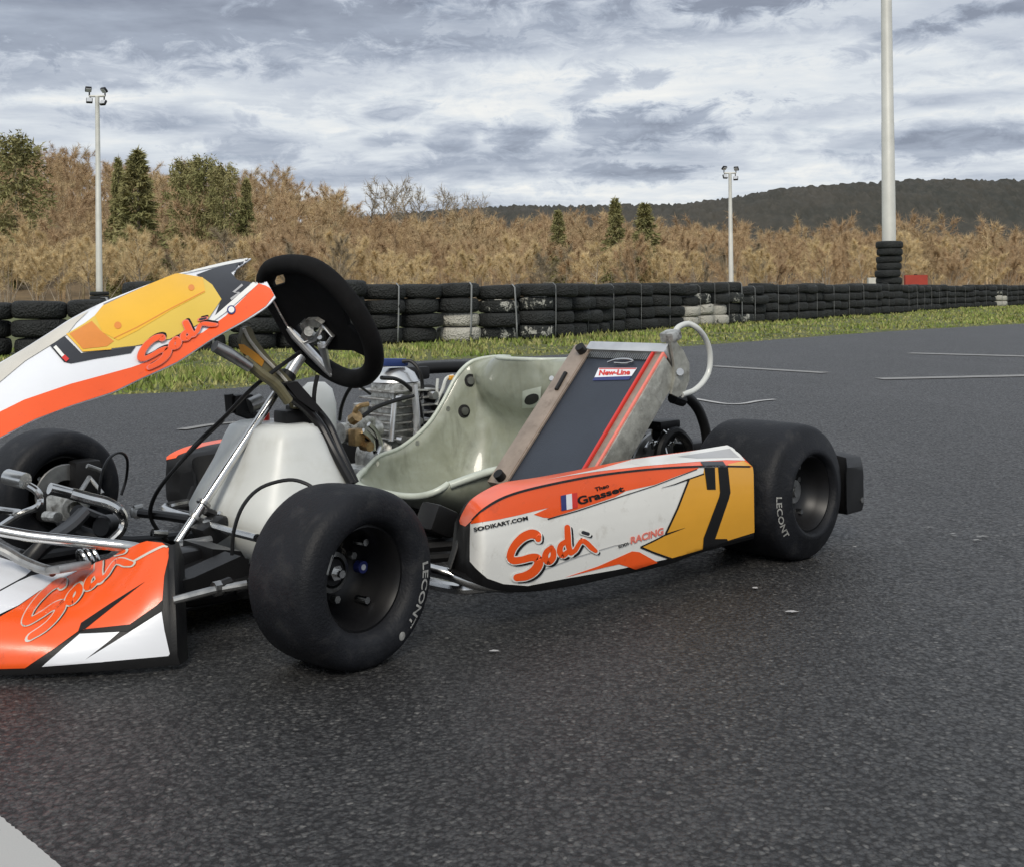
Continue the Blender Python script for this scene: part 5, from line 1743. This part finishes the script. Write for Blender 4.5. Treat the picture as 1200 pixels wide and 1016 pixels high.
# airbox tube and exhaust
b = MB(); b.tube([ky(*q, -.42) for q in [(486, 436), (498, 432), (545, 430), (575, 430)]], .016, 14, 4); b.box(ky(489, 437, -.42), (.05, .05, .035), None, .008); b.build('intake_silencer', M['black'], kart)
b = MB(); b.tube([ky(*q, -.30) for q in [(492, 460), (505, 462), (514, 474), (512, 492)]], [.018, .024, .024, .02], 12, 4); b.build('exhaust_elbow', M['blackmatt'], kart)
b = MB(); b.tube([ky(*q, -.24) for q in [(531, 441), (523, 444), (519, 456), (514, 466), (511, 475)]], .005, 8, 3); b.tube([ky(*q, -.24) for q in [(513, 444), (512, 456), (513, 464)]], .004, 8, 3); b.build('clear_fuel_line', M['clearhose'], kart)
b = MB(); b.box(ky(529, 443, -.235), (.016, .012, .012), None, .003); b.build('yellow_clip', M['yellow'], kart)

# ---- cables and hoses
def cable(name, pts, r, m='black'):
    b = MB(); b.tube([ky(x, y, yy_) for x, y, yy_ in pts], r, 8, 5)
    return b.build(name, M[m], kart)


cable('throttle_cable', [(398, 492, -.15), (400, 478, -.12), (406, 462, -.08), (414, 450, -.05)], .0042)
cable('hose', [(447, 443, -.2), (465, 445, -.22), (480, 455, -.24), (490, 470, -.24), (494, 490, -.24), (494, 500, -.24)], .0052)
cable('hose', [(425, 488, -.2), (440, 478, -.2), (462, 470, -.2), (484, 464, -.22)], .0052)
cable('spark_plug_lead', [(470, 424, -.3), (482, 424, -.28), (492, 436, -.26), (495, 455, -.26), (493, 468, -.25)], .0048)
cable('throttle_cable', [(372, 440, .0), (369, 455, .0), (368, 472, .0), (372, 486, -.02)], .0045)
cable('brake_cable', [(352, 413, .04), (325, 432, .06), (296, 455, .06), (262, 490, .02), (235, 515, -.02), (208, 545, -.05)], .0042)
cable('brake_cable', [(262, 492, .0), (232, 520, -.02), (200, 555, -.05), (182, 580, -.08), (176, 602, -.1), (184, 620, -.1), (196, 634, -.1)], .0040)
cable('brake_hose', [(272, 650, .34), (274, 622, .34), (285, 592, .34), (306, 571, .34), (338, 562, .36), (360, 567, .38), (374, 578, .40)], .0032, 'blackmetal')
cable('wiring', [(116, 578, -.2), (119, 556, -.2), (127, 538, -.22), (140, 530, -.25), (149, 538, -.3), (148, 560, -.34), (142, 580, -.34)], .0030, 'blackmetal')
cable('clutch_cable', [(399, 440, -.05), (420, 452, -.1), (434, 462, -.12)], .003)

# ---- pedals, bumper tubes and front suspension
z7 = lambda x, y: (x / 7.059, 540 + y / 7.059)
def k7(x, y, yy_): return ky(*z7(x, y), yy_)


b = MB(); b.tube([k7(60, 130, -.10), k7(210, 165, -.06)], [.014, .014], 14); b.tube([k7(240, 205, -.05), k7(300, 245, -.04), k7(335, 310, -.04), k7(310, 380, -.04), k7(190, 430, -.08), k7(100, 480, -.10), k7(10, 540, -.12)], .0065, 10, 5)
b.tube([k7(-90, 395, -.10), k7(0, 405, -.10), k7(160, 425, -.10)], .0065, 10, 2)
b.build('pedal', M['chrome'], kart)
b = MB(); b.tube([k7(410, 225, .02), k7(590, 270, .02)], [.010, .0095], 12); b.tube([k7(590, 268, .02), k7(740, 310, .03), k7(880, 345, .04), k7(980, 400, .05), k7(1022, 480, .05), k7(1000, 580, .05), k7(890, 685, .05)], [.0105, .0105, .008, .0075], 10, 5)
b.build('pedal', M['chrome'], kart)
b = MB(); b.tube([k7(-200, 545, .10), k7(0, 575, .12), k7(250, 620, .15), k7(560, 655, .19), k7(900, 690, .23), k7(1100, 715, .25), k7(1300, 760, .26)], .0090, 12, 2)
b.build('bumper_tube', M['chrome'], kart)
b = MB(); b.tube([k7(-60, 690, .08), k7(80, 760, .10), k7(180, 820, .12), k7(320, 880, .15), k7(440, 915, .18)], .008, 10, 3); b.build('bumper_tube', M['steel'], kart)
b = MB(); b.tube([k7(90, 960, .02), k7(330, 725, .06), k7(560, 560, -.05), k7(680, 440, -.16)], .014, 10, 3); b.tube([k7(640, 430, -.2), k7(760, 480, -.22), k7(920, 540, -.22)], .017, 10, 3); b.build('steering_arm', M['blackmetal'], kart)
b = MB(); b.lathe([(.0001, 0), (.018, 0), (.022, .004), (.022, .03), (.018, .034), (.0001, .034)], k7(920, 530, -.2), (.8, .5, .1), 16); b.build('bearing_housing', M['blackmetal'], kart)
b = MB(); b.box(k7(545, 375, -.33), (.05, .06, .05), Matrix.Rotation(.5, 3, 'Z'), .008); b.lathe([(.014, -.02), (.024, -.02), (.024, .02), (.014, .02)], k7(610, 380, -.30), (.3, 1, .0), 16, closed=True); b.cyl(k7(380, 455, -.3), k7(480, 465, -.25), .010, 10)
b.build('stub_axle', M['alu'], kart)
b = MB(); b.tube([k7(655, 270, -.3), k7(740, 135, -.34)], .005, 8); b.tube([k7(740, 135, -.34), k7(850, 270, -.3)], .004, 8); b.cyl(k7(720, 40, -.34), k7(830, 80, -.34), .005, 8); b.build('brake_bracket', M['steel'], kart)
# front disc and caliper seen inside the far wheel
b = MB(); b.lathe([(.03, 0), (.062, 0), (.064, .003), (.062, .006), (.03, .006)], (1.045, -.475, RF), (0, 1, 0), 30, closed=True); b.build('brake_disc', M['steel'], kart)
b = MB(); b.box((1.005, -.465, RF + .03), (.06, .05, .08), None, .012); b.box((1.08, -.46, RF - .02), (.05, .05, .06), None, .01); b.build('brake_caliper', M['black'], kart)
# coil spring with bright rings beside the fairing
b = MB()
for k in range(3):
    c_ = k7(690 + 45 * k, 838 - 12 * k, .12); ring = [c_ + Vector((.0, math.cos(a) * .018, math.sin(a) * .020)) + Vector((math.sin(a) * .006, 0, 0)) for a in np.linspace(0, 6.283, 17)[:-1]]
    b.tube(ring, .0035, 8, closed=True)
b.build('bumper_clamp', M['chrome'], kart)
b = MB(); b.box(k7(560, 880, .2), (.05, .06, .012), Matrix.Rotation(.2, 3, 'X'), .003); b.build('mounting_plate', M['steel'], kart)

# tie rods, column foot, black stub assembly at the near front wheel
z9 = lambda x, y: (150 + x / 4.235, 480 + y / 4.235)
def k9(x, y, yy_): return ky(*z9(x, y), yy_)


b = MB(); b.tube([k9(60, 510, -.14), k9(180, 525, -.08), k9(320, 545, 0)], .009, 10); b.tube([k9(320, 545, 0), k9(420, 575, .06)], .0085, 10); b.build('tie_rod', M['blackmetal'], kart)
b = MB(); b.lathe([(.0001, -.008), (.012, -.008), (.014, 0), (.012, .008), (.0001, .008)], k9(45, 510, -.15), (0, 0, 1), 12); b.cyl(k9(30, 490, -.15), k9(70, 480, -.15), .006, 8); b.cyl(k9(45, 540, -.15), k9(45, 500, -.15), .006, 8); b.build('rod_end', M['steel'], kart)
b = MB(); b.tube([k9(400, 570, .05), k9(500, 600, .14), k9(640, 635, .26)], .007, 10); b.build('tie_rod', M['chrome'], kart)
b = MB(); b.box(k9(410, 600, .05), (.05, .05, .04), Matrix.Rotation(.4, 3, 'Y'), .006); b.cyl(k9(380, 500, .03), k9(430, 520, .03), .008, 8); b.cyl(k9(440, 540, .04), k9(480, 550, .04), .009, 8); b.cyl(k9(395, 620, .06), k9(440, 620, .06), .012, 8)
b.build('pitman_arm', M['blackmetal'], kart)
for q0, q1, yy_, r_ in (((395, 545), (410, 575), .05, .010), ((120, 610), (190, 615), -.1, .008), ((450, 515), (485, 530), .02, .006)):
    b = MB(); b.cyl(k9(*q0, yy_), k9(*q1, yy_), r_, 10); b.build('bolt', M['chrome'], kart)
b = MB(); b.tube([k9(245, 672, .10), k9(330, 660, .10), k9(410, 645, .10)], .008, 10); b.tube([k9(250, 690, .14), k9(340, 705, .16)], .005, 8); b.build('column_brace', M['steel'], kart)
b = MB(); b.prism([k9(*q, .24) for q in [(360, 705), (415, 720), (425, 760), (360, 745)]], (0, .02, 0)); b.build('pedal_plate', M['alubright'], kart)
b = MB(); b.lathe([(.0001, -.02), (.018, -.02), (.02, 0), (.018, .02), (.0001, .02)], k9(320, 730, .2), (.3, 1, 0), 14); b.box(k9(290, 760, .22), (.05, .05, .05), None, .01); b.build('king_pin', M['blackmetal'], kart)
b = MB(); b.prism([k9(*q, .34) for q in [(230, 860), (330, 830), (560, 725), (600, 740), (600, 820), (400, 880), (230, 920)]], (0, -.05, 0)); b.build('stub_arm', M['black'], kart, ang=30)
b = MB(); b.tube([k9(225, 945, .40), k9(420, 895, .42), k9(590, 865, .44)], .0062, 10); b.cyl(k9(425, 890, .42), k9(465, 880, .42), .011, 10); b.build('tie_rod', M['steel'], kart)
b = MB(); b.cyl(k9(460, 885, .42), k9(510, 865, .42), .012, 10); b.build('rod_end', M['black'], kart)
b = MB(); b.prism([k9(*q, .28) for q in [(420, 690), (560, 700), (585, 740), (330, 830), (300, 800), (420, 755)]], (0, -.10, 0)); b.build('chassis_bracket', M['blackmetal'], kart, ang=30)
b = MB(); b.box((1.045, .44, RF), (.03, .05, .10), None, .008); b.cyl((1.045, .42, RF), (1.045, .50, RF), .013, 12); b.build('spindle', M['steel'], kart)
# black block and bars between the near front wheel and the pod
b = MB(); b.box(ky(512, 609, .42), (.055, .05, .048), Matrix.Rotation(-.45, 3, 'Y'), .008); b.build('rubber_block', M['black'], kart)
b = MB(); b.tube([ky(486, 622, .40), ky(515, 627, .42), ky(545, 612, .42), ky(590, 600, .42)], .006, 8); b.tube([ky(480, 642, .40), ky(548, 636, .44)], .012, 8); b.tube([ky(478, 655, .42), ky(548, 650, .46)], .009, 8); b.build('side_rail', M['black'], kart)
b = MB(); b.tube([ky(496, 664, .48), ky(525, 672, .52), ky(560, 684, .555), ky(600, 688, .565)], .0100, 12, 3); b.build('side_bumper_tube', M['chrome'], kart)

# ---- rear bumper
b = MB()
cR_ = []
pts = []
xo = ky(1019, 596, .66)
for y, x, z0, z1_ in [(-.68, -.20, .075, .20), (-.64, -.225, .075, .192), (-.40, -.235, .08, .19), (0, -.235, .08, .19), (.40, -.235, .08, .19), (.63, -.235, .070, .194), (.682, -.23, .070, .188), (.702, -.20, .080, .172)]:
    d_ = .045 if abs(y) < .6 else .06
    pts.append([Vector((x, y, z0)), Vector((x - .006, y, z0 + .012)), Vector((x - .006, y, z1_ - .012)), Vector((x, y, z1_)), Vector((x + d_, y, z1_ + .004)), Vector((x + d_ + .004, y, z1_ - .01)), Vector((x + d_ + .004, y, z0 + .01)), Vector((x + d_, y, z0)), Vector((x, y, z0))])
b.grid(pts); n = 9
b.f.append(list(range(8))); b.m.append(0); k = (len(pts) - 1) * n; b.f.append(list(range(k, k + 8))[::-1]); b.m.append(0)
rb = b.build('rear_bumper', M['black'], kart, ang=40)
b = MB(); b.cyl((-.20, .694, .10), (-.20, .703, .10), .006, 10); b.build('bolt', M['steel'], rb)
for s_ in (-1, 1):
    b = MB(); b.tube([(0, .25 * s_, .08), (-.10, .26 * s_, .11), (-.17, .27 * s_, .14)], .012, 10, 3); b.build('bumper_mount', M['blackmetal'], rb)
